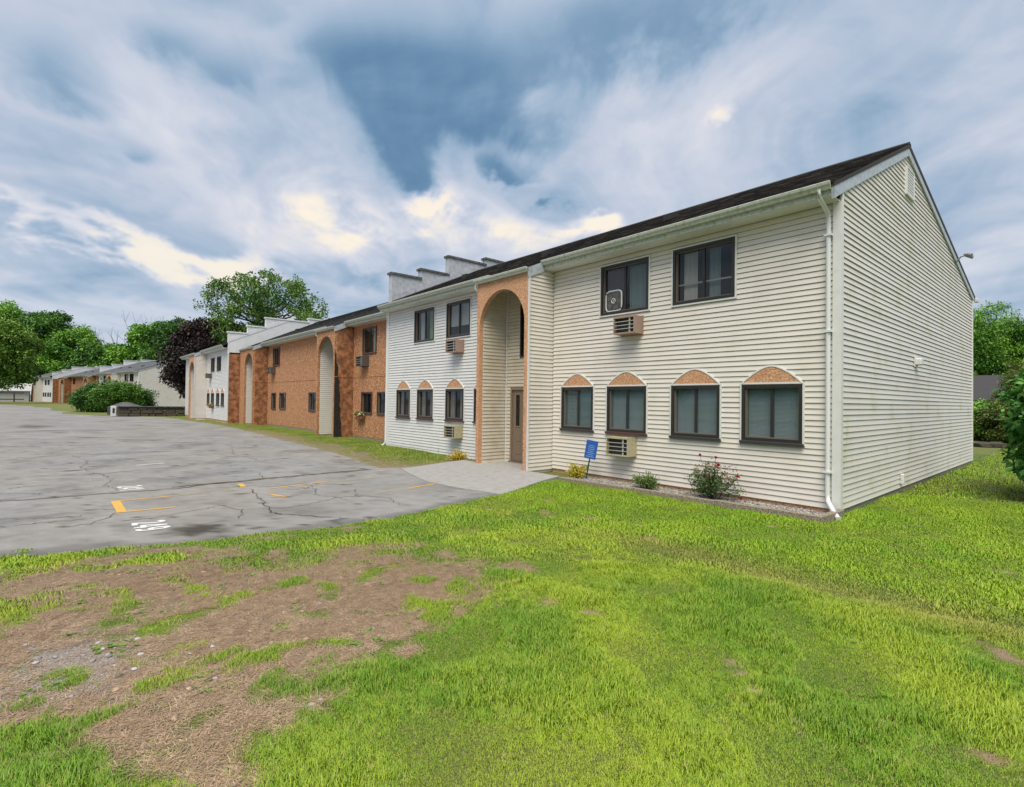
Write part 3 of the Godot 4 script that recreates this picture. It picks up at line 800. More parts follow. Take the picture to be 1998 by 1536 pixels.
func eave(root: Node, x0: float, x1: float, z: float, y: float) -> void:
	var st := begin()
	slab_x(st, PackedVector2Array([Vector2(z, y - 0.015), Vector2(z + 0.115, y), Vector2(z + 0.125, y - 0.012), Vector2(z + 0.115, y - 0.055), Vector2(z + 0.085, y - 0.085), Vector2(z + 0.07, y - 0.125), Vector2(z, y - 0.125)]), x0, x1)
	part(st, M.gutter, "gutter", root)

func block(root: Node3D, P: Dictionary) -> void:
	var L: float = P.L; var yb: float = P.yb; var near: bool = P.near
	var stucco: bool = P.style == "stucco"
	var holes := []
	for q in P.windows:
		holes.append(Rect2(q.x0, q.y0, q.x1 - q.x0, q.y1 - q.y0))
	var trims := []
	for q in P.windows:
		var top: float = q.y1
		trims.append(Rect2(q.x0 - 0.03, q.y0 - 0.03, q.x1 - q.x0 + 0.06, top - q.y0 + 0.06))
	# front walls
	for k in P.bays.size():
		var b: Dictionary = P.bays[k]
		var st := begin()
		var hs := holes.filter(func(r): return r.position.x > b.x0 - 0.01 and r.end.x < b.x1 + 0.01)
		var low: float = b.get("yb", yb)
		wall_with_holes(st, b.x0, b.x1, low, EAVE, -0.2, 0.0 if stucco else -0.016, hs)
		var wall := part(st, b.mat, "front_wall", root)
		if not stucco:
			var x0: float = b.x0; var x1: float = b.x1
			siding(wall, b.mat, 0, 0.0, low, EAVE, func(_y): return [x0, x1], trims, near and k == 0, k * 3 + 1)
		else:
			var gr := begin()
			box(gr, Vector3(b.x0, 2.82, 0.0), Vector3(b.x1, 2.85, 0.014))
			part(gr, M.stucco_wall, "joint_strip", wall)
		var ft := begin()
		box(ft, Vector3(b.x0, -0.4, -0.15), Vector3(b.x1, low - 0.001, -0.012))
		part(ft, M.footing if not stucco else M.foundation, "footing", root)
	for q in P.windows:
		if not P.get("plain", false): window(root, q)
		else:
			var st := begin(); ring(st, q.x0, q.x1, q.y0, q.y1, 0.07, -0.1, 0.03)
			var win := part(st, M.frame, "window", root)
			var gp := begin(); quad(gp, Vector3(q.x0 + 0.07, q.y0 + 0.07, -0.05), Vector3(q.x1 - 0.07, q.y0 + 0.07, -0.05), Vector3(q.x1 - 0.07, q.y1 - 0.07, -0.05), Vector3(q.x0 + 0.07, q.y1 - 0.07, -0.05))
			part(gp, M.dark_glass, "pane", win)
	# ends and rear
	var rz := -DEEP
	var prof := PackedVector2Array([Vector2(-0.2, yb), Vector2(rz, yb), Vector2(rz, roof_y(rz) - 0.13), Vector2(RIDGE_Z, RIDGE_Y - 0.13), Vector2(-0.2, roof_y(-0.2) - 0.13)])
	var st2 := begin()
	slab_x(st2, prof, -0.2, -0.016 if P.gable else 0.0)
	var end_ := part(st2, P.get("end_mat", M.gable), "gable_wall" if P.gable else "end_wall", root)
	var st3 := begin()
	slab_x(st3, prof, -L, -L + 0.2)
	part(st3, M.white_siding, "end_wall", root)
	var st4 := begin()
	box(st4, Vector3(-L + 0.2, yb, rz), Vector3(-0.2, roof_y(rz) - 0.13, rz + 0.2))
	part(st4, M.cream, "rear_wall", root)
	if P.gable:
		var top := RIDGE_Y - 0.30
		siding(end_, M.gable, 1, 0.0, yb, top, func(y: float):
			var f := 0.0; var r := DEEP
			var zf := RIDGE_Z + (top - y) / SLOPE; var zr := RIDGE_Z - (top - y) / 0.254
			if zf < 0.0: f = -zf
			if zr > -DEEP: r = -zr
			return [f, r], [], near, 5)
		var cb := begin()
		box(cb, Vector3(-0.10, yb, 0.0), Vector3(0.038, EAVE, 0.039)); box(cb, Vector3(0.0, yb, -0.07), Vector3(0.038, roof_y(0.0) - 0.28, 0.0))
		part(cb, M.trim, "corner_board", root)
		cb = begin()
		box(cb, Vector3(0.0, yb, -DEEP - 0.02), Vector3(0.038, roof_y(-DEEP) - 0.2, -DEEP + 0.08))
		part(cb, M.trim, "corner_board", root)
		var rk := begin()
		slab_x(rk, PackedVector2Array([Vector2(0.46, roof_y(0.46) - 0.04), Vector2(0.42, roof_y(0.42) - 0.30), Vector2(0.0, roof_y(0.0) - 0.29), Vector2(RIDGE_Z, RIDGE_Y - 0.29), Vector2(RIDGE_Z, RIDGE_Y - 0.04)]), 0.0, 0.05)
		part(rk, M.rake, "rake_board", root)
		rk = begin()
		slab_x(rk, PackedVector2Array([Vector2(RIDGE_Z, RIDGE_Y - 0.04), Vector2(RIDGE_Z, RIDGE_Y - 0.29), Vector2(-DEEP, roof_y(-DEEP) - 0.25), Vector2(-DEEP - 0.2, roof_y(-DEEP - 0.2) - 0.04)]), 0.0, 0.05)
		part(rk, M.rake, "rake_board", root)
		var fo := begin()
		box(fo, Vector3(-0.2, -0.5, -DEEP + 0.02), Vector3(-0.015, yb - 0.002, -0.16))
		part(fo, M.foundation, "foundation", root)
	elif P.has("end_front"):  # the step forward beyond the neighbour shows its stucco side
		var es := begin(); box(es, Vector3(0.0, -0.3, -2.4), Vector3(0.025, 5.0, -0.03)); part(es, M.stucco_stained, "side_wall", root)
		es = begin(); box(es, Vector3(-0.12, yb, 0.0), Vector3(0.04, EAVE, 0.038)); part(es, M.trim, "corner_board", root)
	if P.get("left_corner", false):
		var lc := begin(); box(lc, Vector3(-L - 0.02, -0.2, -0.05), Vector3(-L + 0.09, EAVE, 0.04)); part(lc, M.trim, "corner_board", root)
	# roof: deck, shingles, ridge
	var rx: float = 0.06 if P.gable else 0.0
	var dk := begin()
	slab_x(dk, PackedVector2Array([Vector2(0.46, roof_y(0.46) - 0.02), Vector2(0.46, roof_y(0.46) - 0.09), Vector2(RIDGE_Z, RIDGE_Y - 0.12), Vector2(rz - 0.25, roof_y(rz - 0.25) - 0.1), Vector2(rz - 0.25, roof_y(rz - 0.25) - 0.02), Vector2(RIDGE_Z, RIDGE_Y - 0.02)]), -L, rx)
	for a in P.arches:
		slab_x(dk, PackedVector2Array([Vector2(a.zf + 0.08, roof_y(a.zf + 0.08) - 0.02), Vector2(a.zf + 0.08, roof_y(a.zf + 0.08) - 0.09), Vector2(0.46, roof_y(0.46) - 0.09), Vector2(0.46, roof_y(0.46) - 0.02)]), a.x0 - 0.04, a.x1 + 0.04)
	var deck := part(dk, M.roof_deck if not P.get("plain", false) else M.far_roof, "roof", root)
	if not P.get("plain", false): shingles(deck, P, rx)
	var rg := begin()
	slab_x(rg, PackedVector2Array([Vector2(RIDGE_Z + 0.14, roof_y(RIDGE_Z + 0.14) + 0.02), Vector2(RIDGE_Z + 0.14, roof_y(RIDGE_Z + 0.14)), Vector2(RIDGE_Z - 0.14, roof_y(RIDGE_Z - 0.14)), Vector2(RIDGE_Z - 0.14, roof_y(RIDGE_Z - 0.14) + 0.02), Vector2(RIDGE_Z, RIDGE_Y + 0.03)]), -L, rx)
	part(rg, M.roof_deck, "ridge_cap", deck)
	for q in P.get("vents", []):
		var vs := begin()
		slab_x(vs, PackedVector2Array([Vector2(q[1] + 0.16, roof_y(q[1] + 0.16) + 0.01), Vector2(q[1] - 0.16, roof_y(q[1] - 0.16) + 0.01), Vector2(q[1] - 0.16, roof_y(q[1]) + 0.13), Vector2(q[1] + 0.16, roof_y(q[1]) + 0.09)]), q[0] - 0.14, q[0] + 0.14)
		part(vs, M.vent_dark, "roof_vent", deck)
	# eaves
	for b in P.bays:
		var x0: float = b.x0; var x1: float = b.x1
		if P.gable and is_equal_approx(x1, 0.0): x1 = 0.0
		eave(root, x0, x1, 0.41, roof_y(0.46))
		var fa := begin()
		box(fa, Vector3(x0, EAVE, 0.385), Vector3(x1, roof_y(0.46) - 0.02, 0.41)); part(fa, M.gutter, "fascia", root)
		fa = begin(); box(fa, Vector3(x0, EAVE, 0.0), Vector3(x1, EAVE + 0.015, 0.385)); part(fa, M.trim, "soffit", root)
	for k in P.arches.size(): entrance(root, P, P.arches[k], k)
	for f in P.get("fire_walls", []): fire_wall(root, f)

func shingles(deck: Node, P: Dictionary, rx: float) -> void:
	var near: bool = P.near
	var cs := cos(atan(SLOPE)); var sn := sin(atan(SLOPE))
	var along := Vector3(0, sn, -cs); var out := Vector3(0, cs, sn)
	var r := RandomNumberGenerator.new(); r.seed = 900 + int(P.L * 10.0)
	var joined := begin()
	var step: float = 0.142
	var count := int((RIDGE_Z - 0.46) * -1.0 / cs / step)
	var a_max := 0
	for a in P.arches: a_max = maxi(a_max, int(ceil((a.zf + 0.08 - 0.46) / cs / step)))
	var tint := noise(71, 0.5, 3)
	for i in range(-a_max, count + 1):
		var st := begin() if near else joined
		var base := Vector3(0, roof_y(0.48) - 0.018, 0.48) + along * (i * step)
		var x: float = -P.L + r.randf_range(-0.3, 0.0)
		var some := false
		while x < rx:
			var wd := r.randf_range(0.17, 0.36) if near else 0.34
			var xa := maxf(x, -P.L); var xb := minf(x + wd, rx)
			x += wd
			var ok: bool = i >= 0
			if not ok:
				for a in P.arches:
					if xa > a.x0 - 0.05 and xb < a.x1 + 0.05 and i * step * cs > -(a.zf + 0.10 - 0.46): ok = true
			if not ok or xb - xa < 0.01: continue
			var t := r.randf()
			var v := tint.get_noise_2d(x * 2.0, i * 0.6)
			var c := Color(0.038, 0.034, 0.033).lerp(Color(0.115, 0.10, 0.09), clampf(t * 0.8 + v * 0.5, 0.0, 1.0))
			if r.randf() < 0.20: c = Color(0.19, 0.165, 0.145)
			if not near: c = Color(0.050, 0.049, 0.051).lerp(Color(0.082, 0.080, 0.082), t)
			st.set_color(c)
			var lift := r.randf_range(0.010, 0.020) if near else 0.012
			var p0 := base + Vector3(xa, 0, 0) + out * lift; var p1 := base + Vector3(xb - 0.004, 0, 0) + out * lift
			var top := along * (step + 0.01) - out * (lift - 0.002)
			quad(st, p0, p1, p1 + top, p0 + top)
			quad(st, p0 - out * lift, p1 - out * lift, p1, p0)
			some = true
		if near and some: part(st, M.shingle, "shingle_course", deck)
	if not near: part(joined, M.shingle, "shingles", deck).set_meta("kind", "stuff")

# the stucco arch that stands forward of the wall, and the boarded porch behind it
func entrance(root: Node3D, P: Dictionary, a: Dictionary, k: int) -> void:
	var yb: float = P.yb; var zf: float = a.zf; var near: bool = P.near
	var stucco: bool = P.style == "stucco"
	var top := roof_y(zf) - 0.13
	var th := 0.14
	var o0: float = a.o0; var o1: float = a.o1
	var cx := (o0 + o1) * 0.5; var rx := (o1 - o0) * 0.5
	var spring: float = a.crown - 0.98
	var fp := begin()
	var z0 := zf - th
	box(fp, Vector3(a.x0, -0.1, z0), Vector3(o0, spring, zf)); box(fp, Vector3(o1, -0.1, z0), Vector3(a.x1, spring, zf))
	var n := 32
	var px := []; var py := []
	for i in n + 1:
		var t := PI * (1.0 - i / float(n))
		px.append(cx + rx * cos(t)); py.append(spring + (a.crown - spring) * sin(t))
	for side in [[a.x0, o0], [o1, a.x1]]:
		box(fp, Vector3(side[0], spring, z0), Vector3(side[1], top, zf))
	for i in n:
		quad(fp, Vector3(px[i], py[i], zf), Vector3(px[i + 1], py[i + 1], zf), Vector3(px[i + 1], top, zf), Vector3(px[i], top, zf))
		quad(fp, Vector3(px[i + 1], py[i + 1], z0), Vector3(px[i], py[i], z0), Vector3(px[i], top, z0), Vector3(px[i + 1], top, z0))
		quad(fp, Vector3(px[i], py[i], z0), Vector3(px[i + 1], py[i + 1], z0), Vector3(px[i + 1], py[i + 1], zf), Vector3(px[i], py[i], zf))
	quad(fp, Vector3(a.x0, top, zf), Vector3(a.x1, top, zf), Vector3(a.x1, top, z0), Vector3(a.x0, top, z0))
	part(fp, M.stucco_wall if stucco else M.stucco, "entrance_arch", root)
	# side walls
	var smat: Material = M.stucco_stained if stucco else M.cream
	for s in [-1, 1]:
		var xo: float = a.x1 if s > 0 else a.x0
		var xi: float = xo - 0.12 * s
		var st := begin()
		var xw: float = xo - (0.016 if s > 0 and not stucco else 0.0)
		slab_x(st, PackedVector2Array([Vector2(z0, -0.1), Vector2(-0.2, -0.1), Vector2(-0.2, roof_y(-0.2) - 0.13), Vector2(z0, roof_y(z0) - 0.13)]), minf(xw, xi), maxf(xw, xi))
		var wall := part(st, smat, "side_wall", root)
		if s > 0 and not stucco:
			siding(wall, M.cream, 1, xo, yb - 0.02, roof_y(0.0) - 0.285, func(y: float):
				return [-minf(zf - 0.005, RIDGE_Z + (RIDGE_Y - 0.285 - y) / SLOPE), 0.0], [], near, 11)
			var cb := begin(); box(cb, Vector3(xo, yb - 0.02, zf - 0.035), Vector3(xo + 0.04, top - 0.12, zf + 0.012)); part(cb, M.trim, "corner_board", root)
		if s > 0 and a.get("rot", false):
			var bp := begin(); slab_x(bp, PackedVector2Array([Vector2(zf - 0.02, -0.05), Vector2(zf - 0.42, -0.05), Vector2(zf - 0.36, 0.3), Vector2(zf - 0.40, 0.6), Vector2(zf - 0.31, 0.9), Vector2(zf - 0.35, 1.3), Vector2(zf - 0.28, 1.5), Vector2(zf - 0.32, 1.9), Vector2(zf - 0.24, 2.3), Vector2(zf - 0.27, 2.6), Vector2(zf - 0.18, 2.9), Vector2(zf - 0.20, 3.3), Vector2(zf - 0.11, 3.5), Vector2(zf - 0.09, 3.9), Vector2(zf - 0.02, 4.1)]), xo, xo + 0.012)
			part(bp, M.black_paper, "sheathing", root).set_meta("label", "black sheathing bared where the stucco came away")
		if s > 0 and stucco:
			var js := begin(); box(js, Vector3(xo, 2.82, 0.0), Vector3(xo + 0.016, 2.86, zf)); part(js, M.stucco_stained, "joint_strip", root)
		if s > 0:
			var rk := begin()
			slab_x(rk, PackedVector2Array([Vector2(zf + 0.06, roof_y(zf + 0.06) - 0.03), Vector2(zf + 0.03, roof_y(zf) - 0.30), Vector2(0.30, roof_y(0.30) - 0.30), Vector2(0.36, roof_y(0.36) - 0.03)]), xo, xo + 0.045)
			part(rk, M.rake, "rake_board", root)
	# porch: left wall, right wall, back wall, ceiling
	var st := begin()
	var pm: Material = M.porch if near else M.porch_white
	box(st, Vector3(o0 - 0.11, -0.1, -0.1), Vector3(o0 - 0.016, top - 0.1, z0)); var pw := part(st, pm, "porch_wall", root)
	siding(pw, pm, 1, o0, -0.02, top - 0.1, func(_y): return [-z0, 0.1], [], false, 13)
	st = begin(); box(st, Vector3(o1, -0.1, -0.1), Vector3(o1 + 0.01, top - 0.1, z0)); part(st, M.porch, "porch_wall", root)
	var door_r := Rect2(o0 + 0.24, 0.02, 0.98, 2.17); var light_r := Rect2(o0 + 0.64, 3.07, 0.8, 1.54)
	st = begin(); wall_with_holes(st, o0, o1, -0.1, top - 0.1, -0.3, -0.116, [door_r, light_r])
	var bw := part(st, M.porch, "porch_wall", root)
	siding(bw, M.porch, 0, -0.1, -0.02, top - 0.1, func(_y): return [o0, o1], [door_r, light_r], false, 17)
	st = begin(); box(st, Vector3(a.x0 + 0.02, top - 0.1, -0.15), Vector3(a.x1 - 0.02, top - 0.06, z0)); part(st, M.porch, "porch_ceiling", root)
	if not stucco and near:
		st = begin(); box(st, Vector3(o0 + 0.032, -0.02, -0.1), Vector3(o0 + 0.065, top - 0.1, -0.06)); part(st, M.trim, "corner_board", root)
	# door and the window over it
	st = begin()
	box(st, Vector3(door_r.position.x, 0.02, -0.2), Vector3(door_r.position.x + 0.06, 2.19, -0.075)); box(st, Vector3(door_r.end.x - 0.06, 0.02, -0.2), Vector3(door_r.end.x, 2.19, -0.075)); box(st, Vector3(door_r.position.x + 0.06, 2.12, -0.2), Vector3(door_r.end.x - 0.06, 2.19, -0.075))
	var df := part(st, M.door_frame, "door", root)
	st = begin()
	var dx0 := door_r.position.x + 0.06; var dx1 := door_r.end.x - 0.06
	wall_with_holes(st, dx0, dx1, 0.03, 2.12, -0.17, -0.125, [Rect2(dx0 + 0.14, 1.05, 0.19, 0.93)])
	for q in [[dx0 + 0.13, 0.22, dx0 + 0.36, 0.5], [dx0 + 0.5, 0.22, dx0 + 0.72, 0.5], [dx0 + 0.13, 0.6, dx0 + 0.36, 0.9], [dx0 + 0.5, 0.6, dx0 + 0.72, 0.9]]:
		soft_box(st, Vector3(q[0], q[1], -0.13), Vector3(q[2], q[3], -0.117), 0.006)
	part(st, M.door, "leaf", df)
	st = begin(); ring(st, dx0 + 0.12, dx0 + 0.35, 1.03, 2.0, 0.025, -0.13, -0.112); part(st, M.door_frame, "glazing_bead", df)
	st = begin(); quad(st, Vector3(dx0 + 0.14, 1.05, -0.14), Vector3(dx0 + 0.33, 1.05, -0.14), Vector3(dx0 + 0.33, 1.98, -0.14), Vector3(dx0 + 0.14, 1.98, -0.14)); part(st, M.dark_glass, "pane", df)
	st = begin(); tube(st, [Vector3(dx1 - 0.06, 1.0, -0.125), Vector3(dx1 - 0.06, 1.0, -0.07), Vector3(dx1 - 0.06, 1.0, -0.05)], [0.014, 0.014, 0.03], 10); part(st, M.brass, "door_knob", df)
	st = begin(); box(st, Vector3(door_r.position.x - 0.02, -0.04, -0.2), Vector3(door_r.end.x + 0.02, 0.02, -0.03)); part(st, M.sash, "threshold", df)
	st = begin(); ring(st, light_r.position.x, light_r.end.x, light_r.position.y, light_r.end.y, 0.05, -0.2, -0.07); var lw := part(st, M.frame, "window", root)
	st = begin(); quad(st, Vector3(light_r.position.x, light_r.position.y, -0.12), Vector3(light_r.end.x, light_r.position.y, -0.12), Vector3(light_r.end.x, light_r.end.y, -0.12), Vector3(light_r.position.x, light_r.end.y, -0.12)); part(st, M.dark_glass, "pane", lw)
	eave(root, a.x0 - 0.04, a.x1 + 0.03, zf + 0.015, roof_y(zf + 0.06))
	if near or stucco:
		st = begin()
		tube(st, [Vector3(a.x0 - 0.01, roof_y(zf) - 0.14, zf + 0.06), Vector3(a.x0 - 0.05, roof_y(zf) - 0.24, zf + 0.05), Vector3(a.x0 - 0.02, roof_y(zf) - 0.36, zf - 0.06), Vector3(a.x0 - 0.02, roof_y(zf) - 0.42, zf - 0.16)], [0.035, 0.038, 0.036, 0.034], 8)
		part(st, M.spout, "gutter_elbow", root)

# stepped parapet between two blocks: [z front, z back, top] per step
func fire_wall(root: Node3D, f: Dictionary) -> void:
	var x0: float = f.x; var x1: float = f.x + 0.26
	var poly := PackedVector2Array()
	var s: Array = f.steps
	var base := PackedVector2Array()
	poly.append(Vector2(s[0][0], f.bottom)); poly.append(Vector2(s[-1][1], 5.0))
	for k in range(s.size() - 1, -1, -1):
		poly.append(Vector2(s[k][1], s[k][2])); poly.append(Vector2(s[k][0], s[k][2]))
	var st := begin(); slab_x(st, poly, x0, x1)
	var w := part(st, f.mat, "fire_wall", root)
	for q in s:
		var c := begin(); box(c, Vector3(x0 - 0.05, q[2], q[1] - 0.02), Vector3(x1 + 0.05, q[2] + 0.09, q[0] + 0.06)); part(c, f.cap, "coping", w)
	# metal flashing along the roof
	var fl := begin()
	var zf: float = minf(s[0][0], 0.4)
	slab_x(fl, PackedVector2Array([Vector2(zf, roof_y(zf) + 0.02), Vector2(RIDGE_Z, RIDGE_Y + 0.02), Vector2(RIDGE_Z, RIDGE_Y + 0.26), Vector2(zf, roof_y(zf) + 0.26)]), x1, x1 + 0.02)
	part(fl, f.mat, "flashing", w)

func w_(x0: float, x1: float, y0: float, y1: float, more := {}) -> Dictionary:
	var d := {"x0": x0, "x1": x1, "y0": y0, "y1": y1}
	d.merge(more)
	return d

func near_plan(white: Material) -> Dictionary:
	var lo := {"inside": "blind", "cap": 0.33, "sill": "sill"}
	var lo2 := {"inside": "curtain", "curtains": [["blind_grey", 0.0, 0.28], ["curtain_white", 0.62, 0.70]], "cap": 0.33, "sill": "red_sill"}
	var wins := [w_(-1.68, -0.57, 1.09, 2.17, lo), w_(-3.22, -2.13, 1.09, 2.17, lo), w_(-4.98, -3.87, 1.09, 2.17, {"inside": "blind", "cap": 0.33, "sill": "red_sill"}), w_(-6.50, -5.42, 1.09, 2.17, {"inside": "blind", "cap": 0.33, "sill": "sill", "dim": true}),
		w_(-5.21, -3.83, 3.915, 5.11, {"inside": "curtain", "curtains": [["curtain_violet", 0.0, 0.42], ["curtain_teal", 0.53, 0.93]]}), w_(-3.21, -1.83, 3.915, 5.11, {"inside": "curtain", "curtains": [["curtain_white", 0.08, 0.34], ["curtain_teal", 0.55, 0.75]], "bar": true}),
		w_(-10.35, -9.27, 1.12, 2.17, lo2), w_(-11.97, -10.92, 1.12, 2.17, lo2), w_(-13.855, -12.775, 1.12, 2.17, lo2), w_(-15.41, -14.37, 1.12, 2.17, lo2),
		w_(-11.99, -10.61, 3.915, 5.11, {"inside": "shade"}), w_(-14.13, -12.76, 3.915, 5.11, {"inside": "curtain", "curtains": [["curtain_white", 0.12, 0.40], ["curtain_green", 0.60, 0.98]]})]
	return {"L": 16.22, "yb": 0.0, "near": true, "style": "siding", "gable": true, "left_corner": true, "windows": wins, "bays": [{"x0": -6.846, "x1": 0.0, "mat": M.cream}, {"x0": -16.22, "x1": -9.05, "mat": white, "yb": -0.1016}],
		"arches": [{"x0": -9.06, "x1": -6.87, "o0": -8.94, "o1": -7.02, "zf": 0.93, "crown": 4.86}], "vents": [[-4.35, -1.7], [-8.6, -1.5], [-13.2, -1.7]],
		"fire_walls": [{"x": -16.46, "bottom": 4.6, "mat": M.fire_wall, "cap": M.coping, "steps": [[-0.1, -1.47, 6.90], [-1.47, -2.86, 7.30], [-2.86, -4.95, 8.12], [-4.95, -7.6, 8.42], [-7.6, -10.2, 7.6]]}]}

func stucco_plan() -> Dictionary:
	var d := {"inside": "dark", "stucco": true}
	var sh := 16.42
	var wins := []
	for q in [[-20.31, -19.2, 1.08, 2.12], [-18.68, -17.6, 1.08, 2.12], [-27.17, -26.05, 1.04, 2.13], [-32.39, -31.22, 1.04, 2.13], [-34.08, -33.2, 1.0, 2.13], [-20.26, -18.86, 3.88, 5.13], [-33.89, -32.52, 3.88, 5.13]]:
		var e := d.duplicate()
		if q[0] == -20.26: e = {"inside": "curtain", "stucco": true, "curtains": [["curtain_green", 0.62, 1.0]]}
		if q[0] == -18.68: e = {"inside": "curtain", "stucco": true, "curtains": [["curtain_white", 0.46, 0.60]]}
		wins.append(w_(q[0] + sh, q[1] + sh, q[2], q[3], e))
	return {"L": 22.0, "yb": 0.0, "near": false, "style": "stucco", "gable": false, "end_mat": M.stucco_wall, "windows": wins, "bays": [{"x0": -21.28 + sh, "x1": 0.0, "mat": M.stucco_wall}, {"x0": -35.04 + sh, "x1": -23.55 + sh, "mat": M.stucco_wall}],
		"arches": [{"x0": -23.57 + sh, "x1": -21.30 + sh, "o0": -23.42 + sh, "o1": -21.44 + sh, "zf": 0.96, "crown": 4.86, "rot": true}, {"x0": -38.36 + sh, "x1": -35.06 + sh, "o0": -37.18 + sh, "o1": -35.20 + sh, "zf": 0.96, "crown": 4.86}],
		"vents": [[-3.2, -1.6], [-8.2, -1.6], [-13.5, -1.6], [-17.5, -1.6]]}

func far_plan() -> Dictionary:
	var sh := 38.38
	var wins := []
	for q in [[-40.32, -39.34], [-41.87, -40.82], [-43.65, -42.58], [-45.13, -44.13], [-49.6, -48.6], [-51.2, -50.2]]:
		wins.append(w_(q[0] + sh, q[1] + sh, 1.18, 2.10, {"inside": "dark", "cap": 0.36, "sill": "sill"}))
	for q in [[-41.86, -40.47], [-43.87, -42.55], [-50.6, -49.3]]:
		wins.append(w_(q[0] + sh, q[1] + sh, 3.74, 4.87, {"inside": "dark"}))
	return {"L": 16.4, "yb": 0.1, "near": false, "style": "siding", "gable": false, "end_front": true, "end_mat": M.white_siding, "windows": wins, "bays": [{"x0": -45.53 + sh, "x1": 0.0, "mat": M.white_siding}, {"x0": -16.4, "x1": -47.85 + sh, "mat": M.white_siding}],
		"arches": [{"x0": -47.87 + sh, "x1": -45.55 + sh, "o0": -47.72 + sh, "o1": -45.68 + sh, "zf": 0.88, "crown": 4.70}], "vents": [],
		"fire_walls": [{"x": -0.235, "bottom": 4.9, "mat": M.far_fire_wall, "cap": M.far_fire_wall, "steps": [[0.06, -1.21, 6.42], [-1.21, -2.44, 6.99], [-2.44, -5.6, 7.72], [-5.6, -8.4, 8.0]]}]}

func make_buildings():
	var a1 := thing("apartment_block", "cream vinyl-sided apartment block with gable end and four arched-panel ground-floor windows, nearest of the row", "building")
	block(a1, near_plan(M.white_siding))
	near_details(a1)
	var a2 := thing("apartment_block", "orange stucco apartment block joined to the nearest cream block", "building", Vector3(-16.42, 0, -0.8))
	block(a2, stucco_plan())
	var a3 := thing("apartment_block", "white-sided apartment block with stepped white parapet beyond the large orange block", "building", Vector3(-38.38, 0, 0.91))
	block(a3, far_plan())
	# the second, turned row farther off
	var turn := 0.1855
	var b0 := Vector3(-95.6, 0.18, 0.67)
	var k := 1.28
	var rot := Basis(Vector3.UP, turn)
	var plans := [near_plan(M.white_siding), stucco_plan(), far_plan()]
	var at := [Vector3.ZERO, Vector3(-16.42, 0, -0.8), Vector3(-38.38, 0, 0.91)]
	var what := ["distant white apartment block with plain pale gable, behind the round bush", "distant orange stucco apartment block in the far row, left of the round bush", "farthest white apartment block, at the left end of the distant row"]
	for i in 3:
		var P: Dictionary = plans[i]
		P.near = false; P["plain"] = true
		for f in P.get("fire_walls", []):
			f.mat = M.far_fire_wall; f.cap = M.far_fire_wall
		var r := thing("apartment_block", what[i], "building")
		r.transform = Transform3D(rot * Basis.from_scale(Vector3(k, 1, k)), b0 + rot * (at[i] * Vector3(k, 1, k)))
		block(r, P)

func near_details(a1: Node3D) -> void:
	# downspout at the corner
	var st := begin()
	var x := -0.155
	tube(st, [Vector3(x - 0.02, 5.42, 0.48), Vector3(x - 0.02, 5.30, 0.46), Vector3(x, 5.12, 0.12), Vector3(x, 4.98, 0.075), Vector3(x, 0.25, 0.075), Vector3(x + 0.02, 0.13, 0.10), Vector3(x + 0.20, -0.01, 0.36), Vector3(x + 0.30, -0.06, 0.50)], [0.04, 0.04, 0.038, 0.038, 0.038, 0.04, 0.041, 0.041], 8)
	var sp := part(st, M.spout, "downspout", a1)
	for y in [4.72, 3.05, 0.62]:
		st = begin(); box(st, Vector3(x - 0.06, y, 0.02), Vector3(x + 0.06, y + 0.035, 0.127)); part(st, M.spout, "strap", sp)
	st = begin(); tube(st, [Vector3(-16.27, 5.28, 0.03), Vector3(-16.27, 0.05, 0.04), Vector3(-16.30, -0.08, 0.16)], [0.04, 0.04, 0.045], 8); part(st, M.spout, "downspout", a1)
	# gable louvre, lamps and a box on the gable wall
	st = begin()
	for q in [[-4.22, -4.28], [-4.87, -4.93]]: box(st, Vector3(0.0, 6.62, q[1]), Vector3(0.06, 7.18, q[0]))
	box(st, Vector3(0.0, 6.58, -4.93), Vector3(0.06, 6.62, -4.22)); box(st, Vector3(0.0, 7.18, -4.93), Vector3(0.06, 7.22, -4.22))
	var lv := part(st, M.trim, "gable_louvre", a1)
	for k in 9:
		st = begin(); var y := 6.635 + k * 0.061
		box(st, Vector3(0.040, y, -4.87), Vector3(0.052, y + 0.038, -4.28)); part(st, M.trim, "slat", lv)
	st = begin(); box(st, Vector3(0.018, 6.62, -4.87), Vector3(0.022, 7.18, -4.28)); part(st, M.vent_dark, "backing", lv)
	st = begin(); soft_box(st, Vector3(0.02, 2.76, -5.36), Vector3(0.15, 2.92, -5.14), 0.02); box(st, Vector3(0.02, 2.72, -5.40), Vector3(0.035, 2.96, -5.10)); part(st, M.trim, "wall_lamp", a1)
	st = begin(); soft_box(st, Vector3(0.02, 0.08, -3.98), Vector3(0.09, 0.30, -3.86), 0.01); part(st, M.trim, "outlet_box", a1)
	st = begin()
	tube(st, [Vector3(0.05, 6.10, -10.0), Vector3(0.16, 6.24, -10.0), Vector3(0.26, 6.25, -10.0)], [0.03, 0.018, 0.018], 8)
	var fl := part(st, M.lamp_grey, "flood_light", a1)
	for dz in [-0.10, 0.10]:
		st = begin(); tube(st, [Vector3(0.24, 6.27, -10.0 + dz), Vector3(0.34, 6.24, -10.0 + dz * 1.3), Vector3(0.42, 6.20, -10.0 + dz * 1.5)], [0.025, 0.05, 0.055], 10); part(st, M.lamp_grey, "lamp_head", fl)
	st = begin(); soft_box(st, Vector3(0.03, 5.33, -13.40), Vector3(0.14, 5.47, -13.24), 0.02); part(st, M.metal_white, "gutter_end", a1)
	st = begin(); soft_box(st, Vector3(-7.70, 2.36, -0.08), Vector3(-7.60, 2.56, 0.0), 0.015); part(st, M.metal_white, "porch_lamp", a1)

